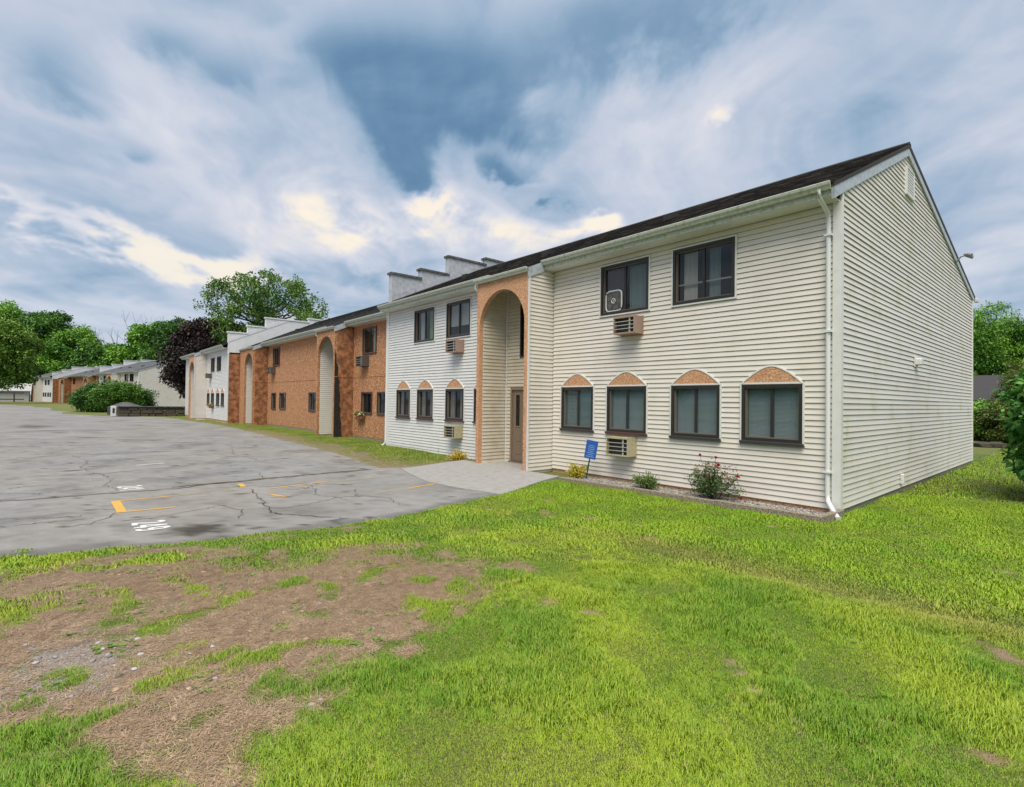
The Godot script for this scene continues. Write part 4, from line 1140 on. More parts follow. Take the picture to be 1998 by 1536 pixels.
# ---------------------------------------------------------------- things about the yard
func air_conditioner(label: String, x0: float, x1: float, y0: float, y1: float, z: float, mat: Material) -> void:
	var t := thing("air_conditioner", label, "air conditioner", Vector3((x0 + x1) * 0.5, y0, z), "air conditioners through the walls")
	var w := x1 - x0; var h := y1 - y0; var d := 0.34
	var st := begin()
	box(st, Vector3(-w / 2, h - 0.035, 0.0), Vector3(w / 2, h, d)); box(st, Vector3(-w / 2, 0, 0.0), Vector3(w / 2, 0.03, d))
	box(st, Vector3(-w / 2, 0.03, 0.0), Vector3(-w / 2 + 0.025, h - 0.035, d)); box(st, Vector3(w / 2 - 0.025, 0.03, 0.0), Vector3(w / 2, h - 0.035, d))
	part(st, mat, "case", t)
	st = begin(); box(st, Vector3(-w / 2 + 0.025, 0.03, d - 0.10), Vector3(w / 2 - 0.025, h - 0.035, d - 0.09)); part(st, M.ac_fin, "coil", t)
	for k in 3:
		st = begin(); var y := 0.03 + (h - 0.065) * (k + 1) / 4.0
		box(st, Vector3(-w / 2 + 0.025, y - 0.007, d - 0.02), Vector3(w / 2 - 0.025, y + 0.007, d - 0.004)); part(st, M.ac_bar, "grille_bar", t)
	st = begin(); box(st, Vector3(w / 2 - 0.17, 0.03, d - 0.03), Vector3(w / 2 - 0.13, h - 0.035, d - 0.022)); part(st, M.ac_bar, "grille_bar", t)
	st = begin(); ring(st, -w / 2 - 0.02, w / 2 + 0.02, -0.02, h + 0.02, 0.03, 0.0, 0.035); part(st, mat, "sleeve", t)

func leaf_mesh(st: SurfaceTool, p: Vector3, dir: Vector3, n: Vector3, l: float, w: float, c: Color) -> void:
	var s := dir.cross(n).normalized() * w * 0.5
	var a := p; var b := p + dir * l * 0.45 + s; var d := p + dir * l * 0.45 - s; var e := p + dir * l - n * l * 0.18
	var m := p + dir * l * 0.5 - n * w * 0.14
	st.set_color(c)
	for t in [[a, b, m], [b, e, m], [a, m, d], [m, e, d]]:
		st.set_normal((t[1] - t[0]).cross(t[2] - t[0]).normalized())
		for v in [t[0], t[2], t[1]]: st.add_vertex(v)

func rand_dir(r: RandomNumberGenerator) -> Vector3:
	var z := r.randf_range(-1, 1); var a := r.randf_range(0, TAU); var q := sqrt(1 - z * z)
	return Vector3(q * cos(a), z, q * sin(a))

# a small shrub: stems from the base, leaves crowded towards their ends
func shrub(called: String, label: String, at: Vector3, w: float, h: float, leaves: int, size: float, c0: Color, c1: Color, seed_: int, open := 0.0, slim := 0.5) -> Node3D:
	var t := thing(called, label, "shrub", at)
	var r := RandomNumberGenerator.new(); r.seed = seed_
	var stems := begin(); var fol := begin()
	var ends := []
	for k in 26:
		var a := r.randf_range(0, TAU); var q := sqrt(r.randf())
		var e := Vector3(cos(a) * q * w * 0.5, h * r.randf_range(0.45, 1.0) * (1.0 - 0.45 * q * q), sin(a) * q * w * 0.32)
		ends.append(e)
		tube(stems, [Vector3(e.x * 0.1, 0, e.z * 0.1), Vector3(e.x * 0.45, e.y * 0.55, e.z * 0.45), e], [0.008, 0.006, 0.003], 4)
	for k in leaves:
		var e: Vector3 = ends[k % ends.size()]
		var f := r.randf_range(0.35 + open * 0.2, 1.06)
		var spread := w * (0.16 - 0.06 * open)
		var p := Vector3(e.x * f, e.y * lerpf(f, 1.0, 0.15), e.z * f) + rand_dir(r) * spread * r.randf()
		p.y = maxf(p.y, 0.02)
		var d := (rand_dir(r) + Vector3(0, 0.35, 0) + Vector3(p.x, 0, p.z) * 1.2).normalized()
		var n := (rand_dir(r) + Vector3.UP).normalized()
		leaf_mesh(fol, p, d, n, size * r.randf_range(0.7, 1.3), size * slim * r.randf_range(0.8, 1.2), c0.lerp(c1, r.randf()))
	part(stems, M.bark, "stem", t)
	part(fol, M.leaf, "foliage", t)
	return t

func make_yard_things():
	air_conditioner("weathered cream air conditioner under a ground-floor window beside the blue sign", -4.76, -4.14, 0.55, 0.98, 0.0, M.ac_cream)
	air_conditioner("air conditioner with brown side under the upstairs window with the box fan", -4.58, -3.99, 3.37, 3.77, 0.0, M.ac_tan)
	air_conditioner("brownish upstairs air conditioner just left of the tall entrance arch", -11.57, -10.97, 3.37, 3.78, 0.0, M.ac_tan)
	air_conditioner("cream air conditioner low on the white wall left of the entrance arch", -11.6, -10.97, 0.54, 0.95, 0.0, M.ac_cream)
	air_conditioner("dark air conditioner on orange stucco nearest the white-sided wall", -20.3, -19.62, 3.32, 3.78, -0.8, M.ac_dark)
	air_conditioner("dark air conditioner on orange stucco between the two far arches", -34.1, -33.4, 3.40, 3.82, -0.8, M.ac_dark)
	air_conditioner("small brown air conditioner high on the far white block", -44.3, -43.6, 3.28, 3.64, 0.91, M.ac_dark)
	box_fan()
	blue_sign()
	shrub("golden_shrub", "golden yellow shrub at the foot of the blue sign", Vector3(-5.55, -0.10, 0.42), 0.62, 0.42, 1100, 0.055, Color(0.55, 0.42, 0.03), Color(0.30, 0.30, 0.03), 31)
	shrub("golden_shrub", "low yellow shrub left of the entrance arch by the paving", Vector3(-10.25, -0.09, 0.72), 0.80, 0.36, 900, 0.055, Color(0.66, 0.46, 0.02), Color(0.36, 0.30, 0.03), 32)
	shrub("green_shrub", "small round green shrub in the gravel bed", Vector3(-3.55, -0.10, 0.45), 0.70, 0.42, 1700, 0.05, Color(0.05, 0.12, 0.02), Color(0.22, 0.30, 0.08), 33, 0.0, 0.45)
	rose_bush()
	gravel_bed()
	flower_box("flower pot under a ground-floor window of the orange block", Vector3(-20.2, 0.94, -0.78), 41)
	flower_box("white flower pot on the far white block's ground-floor windows", Vector3(-43.0, 1.02, 0.94), 42)
	low_wall()
	rail_fence()
	stake()
	far_house()
	rock_pile()

func box_fan():
	var t := thing("box_fan", "white box fan standing in the left upstairs window", "fan", Vector3(-4.86, 4.0, -0.030))
	var w := 0.47; var h := 0.49
	var st := begin()
	var ringp := []
	for k in 33:
		var a := TAU * k / 32.0
		var c := cos(a); var s := sin(a)
		var p := pow(pow(absf(c), 6.0) + pow(absf(s), 6.0), -1.0 / 6.0)
		ringp.append(Vector3(c * p * w * 0.5, h * 0.5 + s * p * h * 0.5, 0.0))
	var rad := []
	for k in 33: rad.append(0.02)
	tube(st, ringp, rad, 6)
	part(st, M.metal_white, "frame", t)
	for k in 11:
		st = begin(); var x := -w * 0.42 + w * 0.84 * k / 10.0
		box(st, Vector3(x - 0.0025, 0.03, 0.004), Vector3(x + 0.0025, h - 0.03, 0.010)); part(st, M.blind_grey, "grille_bar", t)
	st = begin()
	for k in 5:
		var a := TAU * k / 5.0
		var d := Vector3(cos(a), sin(a), 0); var s := Vector3(-sin(a), cos(a), 0)
		var c := Vector3(0, h * 0.5, -0.02)
		quad(st, c + d * 0.03 - s * 0.03, c + d * 0.20 - s * 0.075, c + d * 0.20 + s * 0.075 + Vector3(0, 0, 0.02), c + d * 0.03 + s * 0.03)
	part(st, M.fan_blade, "blades", t)
	st = begin()
	var rp := []; var rr := []
	for k in 17: rp.append(Vector3(cos(TAU * k / 16.0) * 0.055, h * 0.5 + sin(TAU * k / 16.0) * 0.055, 0.016)); rr.append(0.013)
	tube(st, rp, rr, 6); part(st, M.metal_white, "hub_ring", t)
	st = begin(); tube(st, [Vector3(0, h * 0.5, 0.0), Vector3(0, h * 0.5, 0.02)], [0.016, 0.016], 10); part(st, M.metal_white, "hub", t)

func blue_sign():
	var t := thing("yard_sign", "small blue sign leaning on a green stake in the gravel bed", "sign", Vector3(-5.30, -0.12, 0.42))
	t.rotation = Vector3(0.05, 0.55, -0.17)
	var st := begin(); soft_box(st, Vector3(-0.016, 0, -0.012), Vector3(0.016, 0.98, 0.012), 0.003); part(st, M.sign_post, "stake", t)
	st = begin()
	soft_box(st, Vector3(-0.14, 0.55, 0.012), Vector3(0.14, 1.0, 0.018), 0.003); var b := part(st, M.sign_blue, "board", t)
	var r := RandomNumberGenerator.new(); r.seed = 4
	for k in 7:
		st = begin(); var y := 0.60 + k * 0.045; var w := r.randf_range(0.05, 0.10)
		quad(st, Vector3(-w, y, 0.0195), Vector3(w, y, 0.0195), Vector3(w, y + 0.012, 0.0195), Vector3(-w, y + 0.012, 0.0195)); part(st, M.sign_print, "print_line", b)

func rose_bush():
	var t := shrub("rose_bush", "rose bush with red blooms against the cream siding", Vector3(-2.03, -0.10, 0.40), 1.02, 0.76, 2400, 0.052, Color(0.030, 0.085, 0.020), Color(0.11, 0.16, 0.05), 35, 0.5, 0.55)
	var r := RandomNumberGenerator.new(); r.seed = 36
	var long_ := begin()
	for p in [Vector3(-0.30, 0.86, 0.02), Vector3(0.02, 0.84, 0.0), Vector3(0.10, 0.70, 0.05), Vector3(0.48, 0.52, 0.04), Vector3(0.55, 0.12, 0.05)]:
		tube(long_, [Vector3(p.x * 0.15, 0.05, 0), Vector3(p.x * 0.6, p.y * 0.55, 0.03), p], [0.009, 0.006, 0.004], 4)
		var st := begin()
		for k in 22:
			var d := (rand_dir(r) + Vector3(0, 0.4, 0.2)).normalized()
			leaf_mesh(st, p, d, rand_dir(r), r.randf_range(0.028, 0.045), 0.035, Color(0.55, 0.02, 0.05).lerp(Color(0.35, 0.01, 0.03), r.randf()))
		part(st, M.leaf, "flower", t)
	part(long_, M.bark, "cane", t)
	var tips := begin()
	for k in 160:  # reddish young leaves at the tips
		var p := Vector3(r.randf_range(-0.45, 0.40), r.randf_range(0.42, 0.72), r.randf_range(-0.15, 0.2))
		leaf_mesh(tips, p, (rand_dir(r) + Vector3.UP * 0.5).normalized(), rand_dir(r), 0.05, 0.025, Color(0.28, 0.13, 0.08))
	part(tips, M.leaf, "young_leaves", t)

func scatter(called: String, parent: Node, mesh: Mesh, xf: Array, cols: Array, mat: Material) -> MultiMeshInstance3D:
	var mm := MultiMesh.new()
	mm.transform_format = MultiMesh.TRANSFORM_3D
	mm.use_colors = cols.size() > 0
	mm.mesh = mesh
	mm.instance_count = xf.size()
	for k in xf.size():
		mm.set_instance_transform(k, xf[k])
		if cols.size() > 0: mm.set_instance_color(k, cols[k])
	var o := MultiMeshInstance3D.new()
	o.multimesh = mm
	if mat: o.material_override = mat
	put(o, called, parent)
	return o

func pebble(seed_: int) -> ArrayMesh:
	var r := RandomNumberGenerator.new(); r.seed = seed_
	var st := begin()
	var rings := []
	for k in 4:
		var ring_ := []
		for j in 6:
			var a := TAU * j / 6.0 + k * 0.4
			var q: float = [0.35, 0.5, 0.45, 0.2][k] * r.randf_range(0.8, 1.15)
			ring_.append(Vector3(cos(a) * q, [0.0, 0.12, 0.34, 0.46][k], sin(a) * q * 0.8))
		rings.append(ring_)
	for k in 3:
		for j in 6: quad(st, rings[k][(j + 1) % 6], rings[k][j], rings[k + 1][j], rings[k + 1][(j + 1) % 6])
	for j in range(1, 5): tri(st, rings[3][0], rings[3][j + 1], rings[3][j])
	return done(st, M.stone)

func gravel_bed():
	var bed := begin()
	# soil under the chippings
	quad(bed, Vector3(-5.75, -0.085, 0.86), Vector3(-0.02, -0.085, 0.82), Vector3(0.0, -0.085, 0.0), Vector3(-5.75, -0.085, 0.0))
	var b := part(bed, M.foundation, "gravel_bed")
	b.set_meta("kind", "structure")
	var r := RandomNumberGenerator.new(); r.seed = 51
	var xf := []; var cols := []
	for k in 7500:
		var x := r.randf_range(-5.78, -0.06); var z := r.randf_range(0.02, 0.83 + 0.05 * sin(x * 1.2))
		if r.randf() < 0.15: z = 0.80
		var s := r.randf_range(0.018, 0.042)
		xf.append(Transform3D(Basis.from_euler(Vector3(r.randf_range(-0.5, 0.5), r.randf_range(0, TAU), r.randf_range(-0.5, 0.5))).scaled(Vector3(s, s * 0.9, s)), Vector3(x, -0.088 + r.randf() * 0.012, z)))
		var v := r.randf_range(0.14, 0.50)
		cols.append(Color(v * 1.06, v, v * 0.93))
	var gr := scatter("gravel", self, pebble(5), xf, cols, null)
	gr.set_meta("kind", "stuff")
	gr.set_meta("label", "grey gravel chippings in the bed along the cream wall")
	gr.set_meta("category", "gravel")
	# timber edging
	var e := thing("timber_edging", "weathered timber edging round the gravel bed", "edging", Vector3(-2.8, -0.12, 0.86))
	var pts := [Vector2(-5.62, 0.98), Vector2(-3.60, 0.90), Vector2(-1.75, 0.89), Vector2(-0.78, 0.90), Vector2(0.06, 0.92)]
	for k in 4:
		timber(e, pts[k], pts[k + 1] - (pts[k + 1] - pts[k]).normalized() * 0.008, 0.085 + 0.012 * k)
	timber(e, Vector2(0.03, 0.88), Vector2(0.05, 0.05), 0.13)

func timber(e: Node3D, a: Vector2, b: Vector2, h: float) -> void:
	var l := a.distance_to(b)
	var st := begin()
	soft_box(st, Vector3(-l / 2, -0.06, -0.05), Vector3(l / 2, h, 0.05), 0.008)
	var o := part(st, M.timber, "timber", e)
	var m := (a + b) * 0.5
	o.position = Vector3(m.x, 0.0, m.y) - Vector3(e.position.x, -0.02, e.position.z)
	o.rotation.y = -atan2(b.y - a.y, b.x - a.x)

func flower_box(label: String, at: Vector3, seed_: int) -> void:
	var t := thing("flower_pot", label, "flower pot", at)
	var st := begin(); soft_box(st, Vector3(-0.32, -0.12, 0.02), Vector3(0.32, 0.06, 0.22), 0.02); part(st, M.terracotta, "trough", t)
	var r := RandomNumberGenerator.new(); r.seed = seed_
	var f := begin()
	for k in 260:
		var p := Vector3(r.randf_range(-0.42, 0.36), r.randf_range(0.02, 0.22), r.randf_range(0.05, 0.26))
		var c := Color(0.05, 0.12, 0.03)
		if r.randf() < 0.3: c = Color(0.75, 0.70, 0.40)
		if r.randf() < 0.08: c = Color(0.55, 0.10, 0.08)
		leaf_mesh(f, p, (rand_dir(r) + Vector3.UP * 0.4).normalized(), rand_dir(r), 0.09, 0.05, c)
	part(f, M.leaf, "plants", t)

func stake():
	var t := thing("marker_stake", "thin pale stake at the left of the low yellow shrub", "stake", Vector3(-11.0, -0.12, 0.95))
	var st := begin(); tube(st, [Vector3.ZERO, Vector3(0.01, 0.20, 0), Vector3(0.03, 0.37, 0)], [0.014, 0.013, 0.012], 6); part(st, M.ac_cream, "rod", t)

# the dark dry-stone wall with a weathered cap beside the far end of the row
func low_wall():
	var t := thing("stone_wall", "low dark stone wall with grey capping between the round bush and far white block", "wall", Vector3(-57.5, 0.0, 5.0))
	var r := RandomNumberGenerator.new(); r.seed = 61
	var a := Vector3(0.6, 0, 0.85); var b := Vector3(2.1, 0, -4.2)
	var d := (b - a).normalized(); var l := a.distance_to(b)
	var turn := atan2(-d.z, d.x)
	var y := -0.15
	for row in 3:
		var s := 0.0
		while s < l - 0.05:
			var w := minf(r.randf_range(0.45, 1.05), l - s)
			var st := begin()
			soft_box(st, Vector3(-w / 2 + 0.02, 0.01, -0.22), Vector3(w / 2 - 0.02, 0.30, 0.22 + r.randf_range(-0.05, 0.04)), 0.05)
			var o := part(st, M.old_stone, "stone", t)
			o.position = a + d * (s + w / 2) + Vector3(0, y, 0); o.rotation.y = turn
			s += w
		y += 0.30
	for k in 5:
		var st := begin(); soft_box(st, Vector3(-l / 10 + 0.01, 0, -0.34), Vector3(l / 10 - 0.01, 0.10, 0.34), 0.02)
		var o := part(st, M.tarp, "cap_board", t); o.position = a + d * (l * (k + 0.5) / 5.0) + Vector3(0, y, 0); o.rotation = Vector3(0, turn, r.randf_range(-0.015, 0.015))
	var c := thing("covered_heap", "grey tarpaulin stretched over a heap behind the low stone wall", "tarpaulin", Vector3(-58.6, 0.0, 5.6))
	var st := begin()
	var pts := []
	for j in 6:
		var row := []
		for i in 15:
			var u := i / 14.0; var v := j / 5.0
			var hgt := sin(v * PI) * (0.35 + 0.25 * sin(u * 7.0) + 0.2 * sin(u * 3.1 + 1.0)) * sin(clampf(u * 1.1, 0, 1) * PI)
			row.append(Vector3(-1.1 * v + u * 1.2, 0.72 + hgt * 0.8, 0.9 - u * 4.2))
		pts.append(row)
	for j in 5:
		for i in 14: quad(st, pts[j][i], pts[j][i + 1], pts[j + 1][i + 1], pts[j + 1][i])
	for i in 14:  # sides down to the ground
		quad(st, pts[0][i] * Vector3(1, 0, 1), pts[0][i + 1] * Vector3(1, 0, 1), pts[0][i + 1], pts[0][i])
		quad(st, pts[5][i + 1] * Vector3(1, 0, 1), pts[5][i] * Vector3(1, 0, 1), pts[5][i], pts[5][i + 1])
	part(st, M.tarp, "cover", c)
	var m := thing("meter_box", "small white meter box at the left end of the low stone wall", "box", Vector3(-56.95, -0.1, 6.2))
	st = begin(); soft_box(st, Vector3(-0.2, 0.0, -0.2), Vector3(0.2, 0.95, 0.2), 0.03); part(st, M.metal_white, "case", m)
	st = begin(); box(st, Vector3(0.2, 0.30, -0.08), Vector3(0.212, 0.75, 0.08)); part(st, M.frame, "panel", m)

func rail_fence():
	var t := thing("rail_fence", "dark rail fence at the far left end of the parking lot", "fence", Vector3(-150, 0.2, 22.0))
	for k in 5:
		var st := begin(); soft_box(st, Vector3(-0.12, -0.2, -0.12), Vector3(0.12, 2.2, 0.12), 0.02); part(st, M.fence_wood, "post", t, Vector3(-0.6 * k, 0, 3.4 * k - 5.0))
	for y in [0.55, 1.95]:
		var st := begin(); tube(st, [Vector3(0.3, y, -6.5), Vector3(-2.7, y, 10.5)], [0.13, 0.13], 6); part(st, M.fence_wood, "rail", t)
	var c := thing("low_shed", "pale grey low shed roof behind the far rail fence", "shed", Vector3(-163, 0.2, 24.0))
	var st := begin(); box(st, Vector3(-3, -0.3, -9), Vector3(3, 2.4, 9)); part(st, M.pale_shed, "wall", c)
	st = begin(); slab_z(st, PackedVector2Array([Vector2(-3.6, 2.4), Vector2(3.6, 2.4), Vector2(0.0, 4.2)]), -9.4, 9.4); part(st, M.pale_shed, "roof", c)

func far_house():
	var t := thing("house", "dark-roofed house half hidden in the trees at right", "house", Vector3(-4.6, -0.2, -47.0))
	t.rotation.y = 0.35
	var st := begin(); box(st, Vector3(-7, 0, -4), Vector3(6, 2.6, 4)); part(st, M.cream, "wall", t)
	st = begin(); slab_x(st, PackedVector2Array([Vector2(5.0, 2.5), Vector2(-5.0, 2.5), Vector2(0, 4.6)]), -7.8, 6.8); part(st, M.house_roof, "roof", t)
	for q in [-4.5, 3.0]:
		st = begin(); ring(st, q, q + 1.2, 0.9, 2.1, 0.08, 3.98, 4.05); var w := part(st, M.trim, "window", t)
		st = begin(); quad(st, Vector3(q, 0.9, 4.01), Vector3(q + 1.2, 0.9, 4.01), Vector3(q + 1.2, 2.1, 4.01), Vector3(q, 2.1, 4.01)); part(st, M.frame, "pane", w)

func rock_pile():
	var t := thing("rock_border", "row of grey boulders at the back edge of the lawn", "rocks", Vector3(-0.3, -0.1, -22.8))
	var r := RandomNumberGenerator.new(); r.seed = 71
	for k in 9:
		var o := mi(pebble(80 + k % 4), "rock", t)
		o.material_override = M.old_stone
		var s := r.randf_range(0.45, 0.8)
		o.transform = Transform3D(Basis.from_euler(Vector3(0, r.randf_range(0, TAU), 0)).scaled(Vector3(s * 1.4, s, s)), Vector3(-1.0 + k * 0.42, -0.05, r.randf_range(-0.3, 0.3)))

# ---------------------------------------------------------------- trees
# a spray of leaves in a unit ball
func spray(seed_: int, n: int, l: float, w: float) -> ArrayMesh:
	var r := RandomNumberGenerator.new(); r.seed = seed_
	var st := begin()
	for k in n:
		var d := rand_dir(r)
		var p := d * pow(r.randf(), 0.45) * 0.8
		p.y *= 0.7
		var dir := (d + rand_dir(r) * 0.9 + Vector3(0, -0.1, 0)).normalized()
		var nn := (Vector3.UP * 1.1 + rand_dir(r)).normalized()
		leaf_mesh(st, p, dir, nn, l * r.randf_range(0.75, 1.25), w * r.randf_range(0.8, 1.2), Color.WHITE.lerp(Color(0.72, 0.78, 0.62), r.randf()))
	return done(st, M.leaf)

# o: at, h (height), w (crown half width), low (height of crown's foot), n (sprays), size (spray radius), c0, c1 (leaf colours), lobes, lean, trunk
func tree(called: String, label: String, o: Dictionary, group := "", category := "tree") -> Node3D:
	var t := thing(called, label, category, o.at, group)
	var r := RandomNumberGenerator.new(); r.seed = o.seed
	var h: float = o.h; var low: float = o.low; var w: float = o.w
	var wood := begin()
	var fork: float = lerpf(low, h, 0.25)
	var tr: float = o.get("trunk", h * 0.018)
	var trunk := [Vector3(0, -0.3, 0), Vector3(r.randf_range(-0.1, 0.1) * w * 0.3, fork * 0.5, 0), Vector3(r.randf_range(-0.1, 0.1) * w * 0.4, fork, r.randf_range(-0.1, 0.1) * w * 0.4), Vector3(r.randf_range(-0.1, 0.1) * w, h * 0.86, r.randf_range(-0.1, 0.1) * w)]
	tube(wood, trunk, [tr * 1.35, tr, tr * 0.8, tr * 0.12], 8)
	var lobes := []
	var nl: int = o.lobes
	for k in nl:
		var f := (k + 0.5) / nl
		var a := k * 2.39996 + r.randf_range(-0.4, 0.4)
		var y := lerpf(low + (h - low) * 0.10, h * 0.93, f)
		# widest a little below the middle
		var prof: float = pow(sin(clampf((y - low) / (h - low), 0.02, 0.98) * PI * 0.86 + 0.32), 0.7)
		var rad := w * prof * r.randf_range(0.45, 0.88)
		var p := Vector3(cos(a) * rad, y, sin(a) * rad)
		var lr: float = w * r.randf_range(0.26, 0.44) * o.get("lobe", 1.0)
		lobes.append([p, lr])
		tube(wood, [trunk[2].lerp(trunk[3], clampf(f - 0.35, 0.0, 0.8)), Vector3(p.x * 0.5, lerpf(fork, y, 0.62), p.z * 0.5), p], [tr * 0.42, tr * 0.24, tr * 0.06], 5)
	part(wood, M.bark, "trunk", t)
	var xf := []; var cols := []
	var n: int = o.n
	for k in n:
		var lb: Array = lobes[k % nl]
		var d := rand_dir(r)
		var q := pow(r.randf(), 0.38)
		var p: Vector3 = lb[0] + Vector3(d.x, d.y * 0.72, d.z) * lb[1] * q
		if p.y < low * 0.85: p.y = low * 0.85 + r.randf() * 0.4
		var s: float = o.size * r.randf_range(0.65, 1.35)
		xf.append(Transform3D(Basis.from_euler(Vector3(r.randf_range(-0.4, 0.4), r.randf_range(0, TAU), r.randf_range(-0.4, 0.4))).scaled(Vector3.ONE * s), p))
		var c: Color = o.c0.lerp(o.c1, clampf(r.randf() * 0.7 + 0.3 * sin(lb[0].x * 3.0 + lb[0].y), 0.0, 1.0))
		cols.append(c)
	scatter("crown", t, o.mesh, xf, cols, null).set_meta("kind", "stuff")
	return t

func bare_tree(label: String, at: Vector3, h: float, seed_: int) -> void:
	var t := thing("dead_tree", label, "tree", at, "bare trees above the far wood")
	var r := RandomNumberGenerator.new(); r.seed = seed_
	var st := begin()
	var queue := [[Vector3(0, -0.5, 0), Vector3(0, 1, 0), h * 0.36, h * 0.0165, 0]]
	while queue.size() > 0:
		var q: Array = queue.pop_back()
		var p: Vector3 = q[0]; var d: Vector3 = q[1]; var l: float = q[2]; var rad: float = q[3]
		var pts := [p]; var rr := [rad]
		for k in 3:
			d = (d + rand_dir(r) * 0.16 + Vector3(0, 0.06, 0)).normalized()
			p = p + d * l / 3.0
			pts.append(p); rr.append(rad * (1.0 - 0.16 * (k + 1)))
		tube(st, pts, rr, 4)
		if q[4] < 6 and rr[-1] > 0.02:
			for k in (3 if q[4] == 0 else r.randi_range(2, 3)):
				var nd := (d + rand_dir(r) * 0.62).normalized()
				nd.y = absf(nd.y) * 0.9 + 0.1
				queue.append([p, nd.normalized(), l * r.randf_range(0.55, 0.78), rr[-1] * r.randf_range(0.68, 0.88), q[4] + 1])
	part(st, M.dead_bark, "branches", t)

func make_trees():
	var fine := spray(1, 34, 0.34, 0.18)
	var broad := spray(2, 26, 0.46, 0.26)
	var coarse := spray(3, 22, 0.55, 0.36)
	var g0 := Color(0.09, 0.25, 0.026); var g1 := Color(0.30, 0.54, 0.06)
	var dk0 := Color(0.045, 0.135, 0.022); var dk1 := Color(0.15, 0.33, 0.05)
	tree("maple_tree", "tall light-green maple rising behind the roofs in the middle", {"at": Vector3(-69.0, 0, -10.2), "h": 18.3, "low": 6.5, "w": 8.4, "n": 1000, "size": 0.68, "c0": Color(0.07, 0.17, 0.03), "c1": Color(0.22, 0.36, 0.07), "lobes": 64, "lobe": 0.48, "mesh": broad, "seed": 101, "trunk": 0.34})
	tree("copper_maple", "dark purple-leaved maple beside the end of the far white block", {"at": Vector3(-71.8, 0, -4.7), "h": 11.4, "low": 1.4, "w": 5.2, "n": 1900, "size": 0.75, "c0": Color(0.016, 0.008, 0.010), "c1": Color(0.050, 0.022, 0.022), "lobes": 26, "mesh": broad, "seed": 102})
	tree("round_bush", "large rounded green bush at the edge of the parking lot", {"at": Vector3(-72.2, 0.0, 5.2), "h": 2.7, "low": 0.1, "w": 4.0, "n": 2300, "size": 0.55, "c0": Color(0.035, 0.12, 0.012), "c1": Color(0.13, 0.28, 0.025), "lobes": 24, "mesh": fine, "seed": 103}, "", "bush")
	tree("near_left_tree", "bright yellow-green tree at the left edge before the fence", {"at": Vector3(-130, 0.2, 18.3), "h": 14.5, "low": 2.6, "w": 6.6, "n": 1500, "size": 0.95, "c0": Color(0.09, 0.20, 0.02), "c1": Color(0.22, 0.36, 0.05), "lobes": 22, "mesh": broad, "seed": 104}).name = "lime_tree"
	# wood behind the far row
	var wood := [[-193, 22, 27, 9.5, 0, "tree of the far wood at the left edge of the picture"], [-186, 13.0, 25, 8.5, 1, "deep green tree of the far wood above the farthest white block"], [-181, 7.5, 20, 8.0, 0, "tree of the far wood above the distant orange block, left of the dead trunks"], [-176, 1.5, 15.5, 7.0, 1, "dark tree of the far wood under the dead trunks"], [-172, -3.0, 15.0, 6.5, 0, "light tree of the far wood behind the distant parapets"], [-168, -8.5, 22, 7.5, 0, "tree of the far wood above the distant white block's parapet"], [-163, -13.5, 23, 7.5, 1, "tall tree of the far wood left of the purple maple"], [-158, -19.0, 21, 7.5, 0, "tree of the far wood behind the purple maple"], [-150, -25, 19, 7.5, 1, "tree of the far wood showing under the tall maple"], [-198, 29, 25, 9, 1, "tree of the far wood behind the lime-green tree"]]
	for k in wood.size():
		var q: Array = wood[k]
		tree("wood_tree", q[5], {"at": Vector3(q[0], 0, q[1]), "h": q[2], "low": 1.5, "w": q[3], "n": 1500, "size": 1.25, "c0": g0 if q[4] == 0 else dk0, "c1": g1 if q[4] == 0 else dk1, "lobes": 24, "mesh": broad, "seed": 120 + k}, "trees of the far wood")
	var dead := [[-199.2, 17.0, 27, "leftmost bare dead tree above the far wood"], [-194.5, 11.6, 27, "second bare dead tree from the left above the far wood"], [-191.8, 8.5, 26, "third bare dead tree from the left above the far wood"], [-186.0, 1.9, 28, "fourth bare dead tree from the left above the far wood"], [-183.0, -1.6, 28.5, "bare dead tree second from the right above the far wood"], [-179.5, -5.4, 29.5, "rightmost bare dead tree above the far wood"]]
	for k in dead.size(): bare_tree(dead[k][3], Vector3(dead[k][0], 0, dead[k][1]), dead[k][2], 200 + k)
	# right side, behind the gable
	var rt := [[-6.0, -55, 11.0, 5.0, 0, "dark tall tree just right of the gable end"], [-2.6, -58, 10.6, 5.4, 0, "leafy green tree above the dark house roof"], [0.6, -57, 10.6, 4.6, 0, "green tree at the right edge, highest behind the lawn"], [4.5, -54, 10, 4.4, 1, "dark tree beyond the right edge of the lawn"], [-0.4, -39.0, 5.0, 2.3, 2, "yellow-green tree before the dark house roof"], [-3.2, -31.0, 1.5, 1.5, 2, "low olive shrubbery at the gable corner"], [-1.9, -29.5, 2.1, 1.6, 0, "bushy green shrub behind the grey boulders"], [-0.3, -28.5, 2.2, 1.6, 2, "olive shrub at the back right of the lawn"], [1.8, -27.0, 3.4, 2.0, 0, "tall shrub behind the right-hand bush"]]
	for k in rt.size():
		var q: Array = rt[k]
		var c := [[g0, g1], [dk0, dk1], [Color(0.08, 0.12, 0.02), Color(0.22, 0.26, 0.05)]]
		tree("garden_tree" if q[2] > 4 else "garden_shrub", q[5], {"at": Vector3(q[0], -0.2, q[1]), "h": q[2], "low": 0.2 if q[2] < 6 else 1.0, "w": q[3], "n": 2200 if q[2] > 6 else 800, "size": 0.55 if q[2] > 6 else 0.34, "c0": c[q[4]][0], "c1": c[q[4]][1], "lobes": 22, "mesh": fine, "seed": 220 + k}, "trees behind the back lawn", "tree" if q[2] > 4 else "bush")
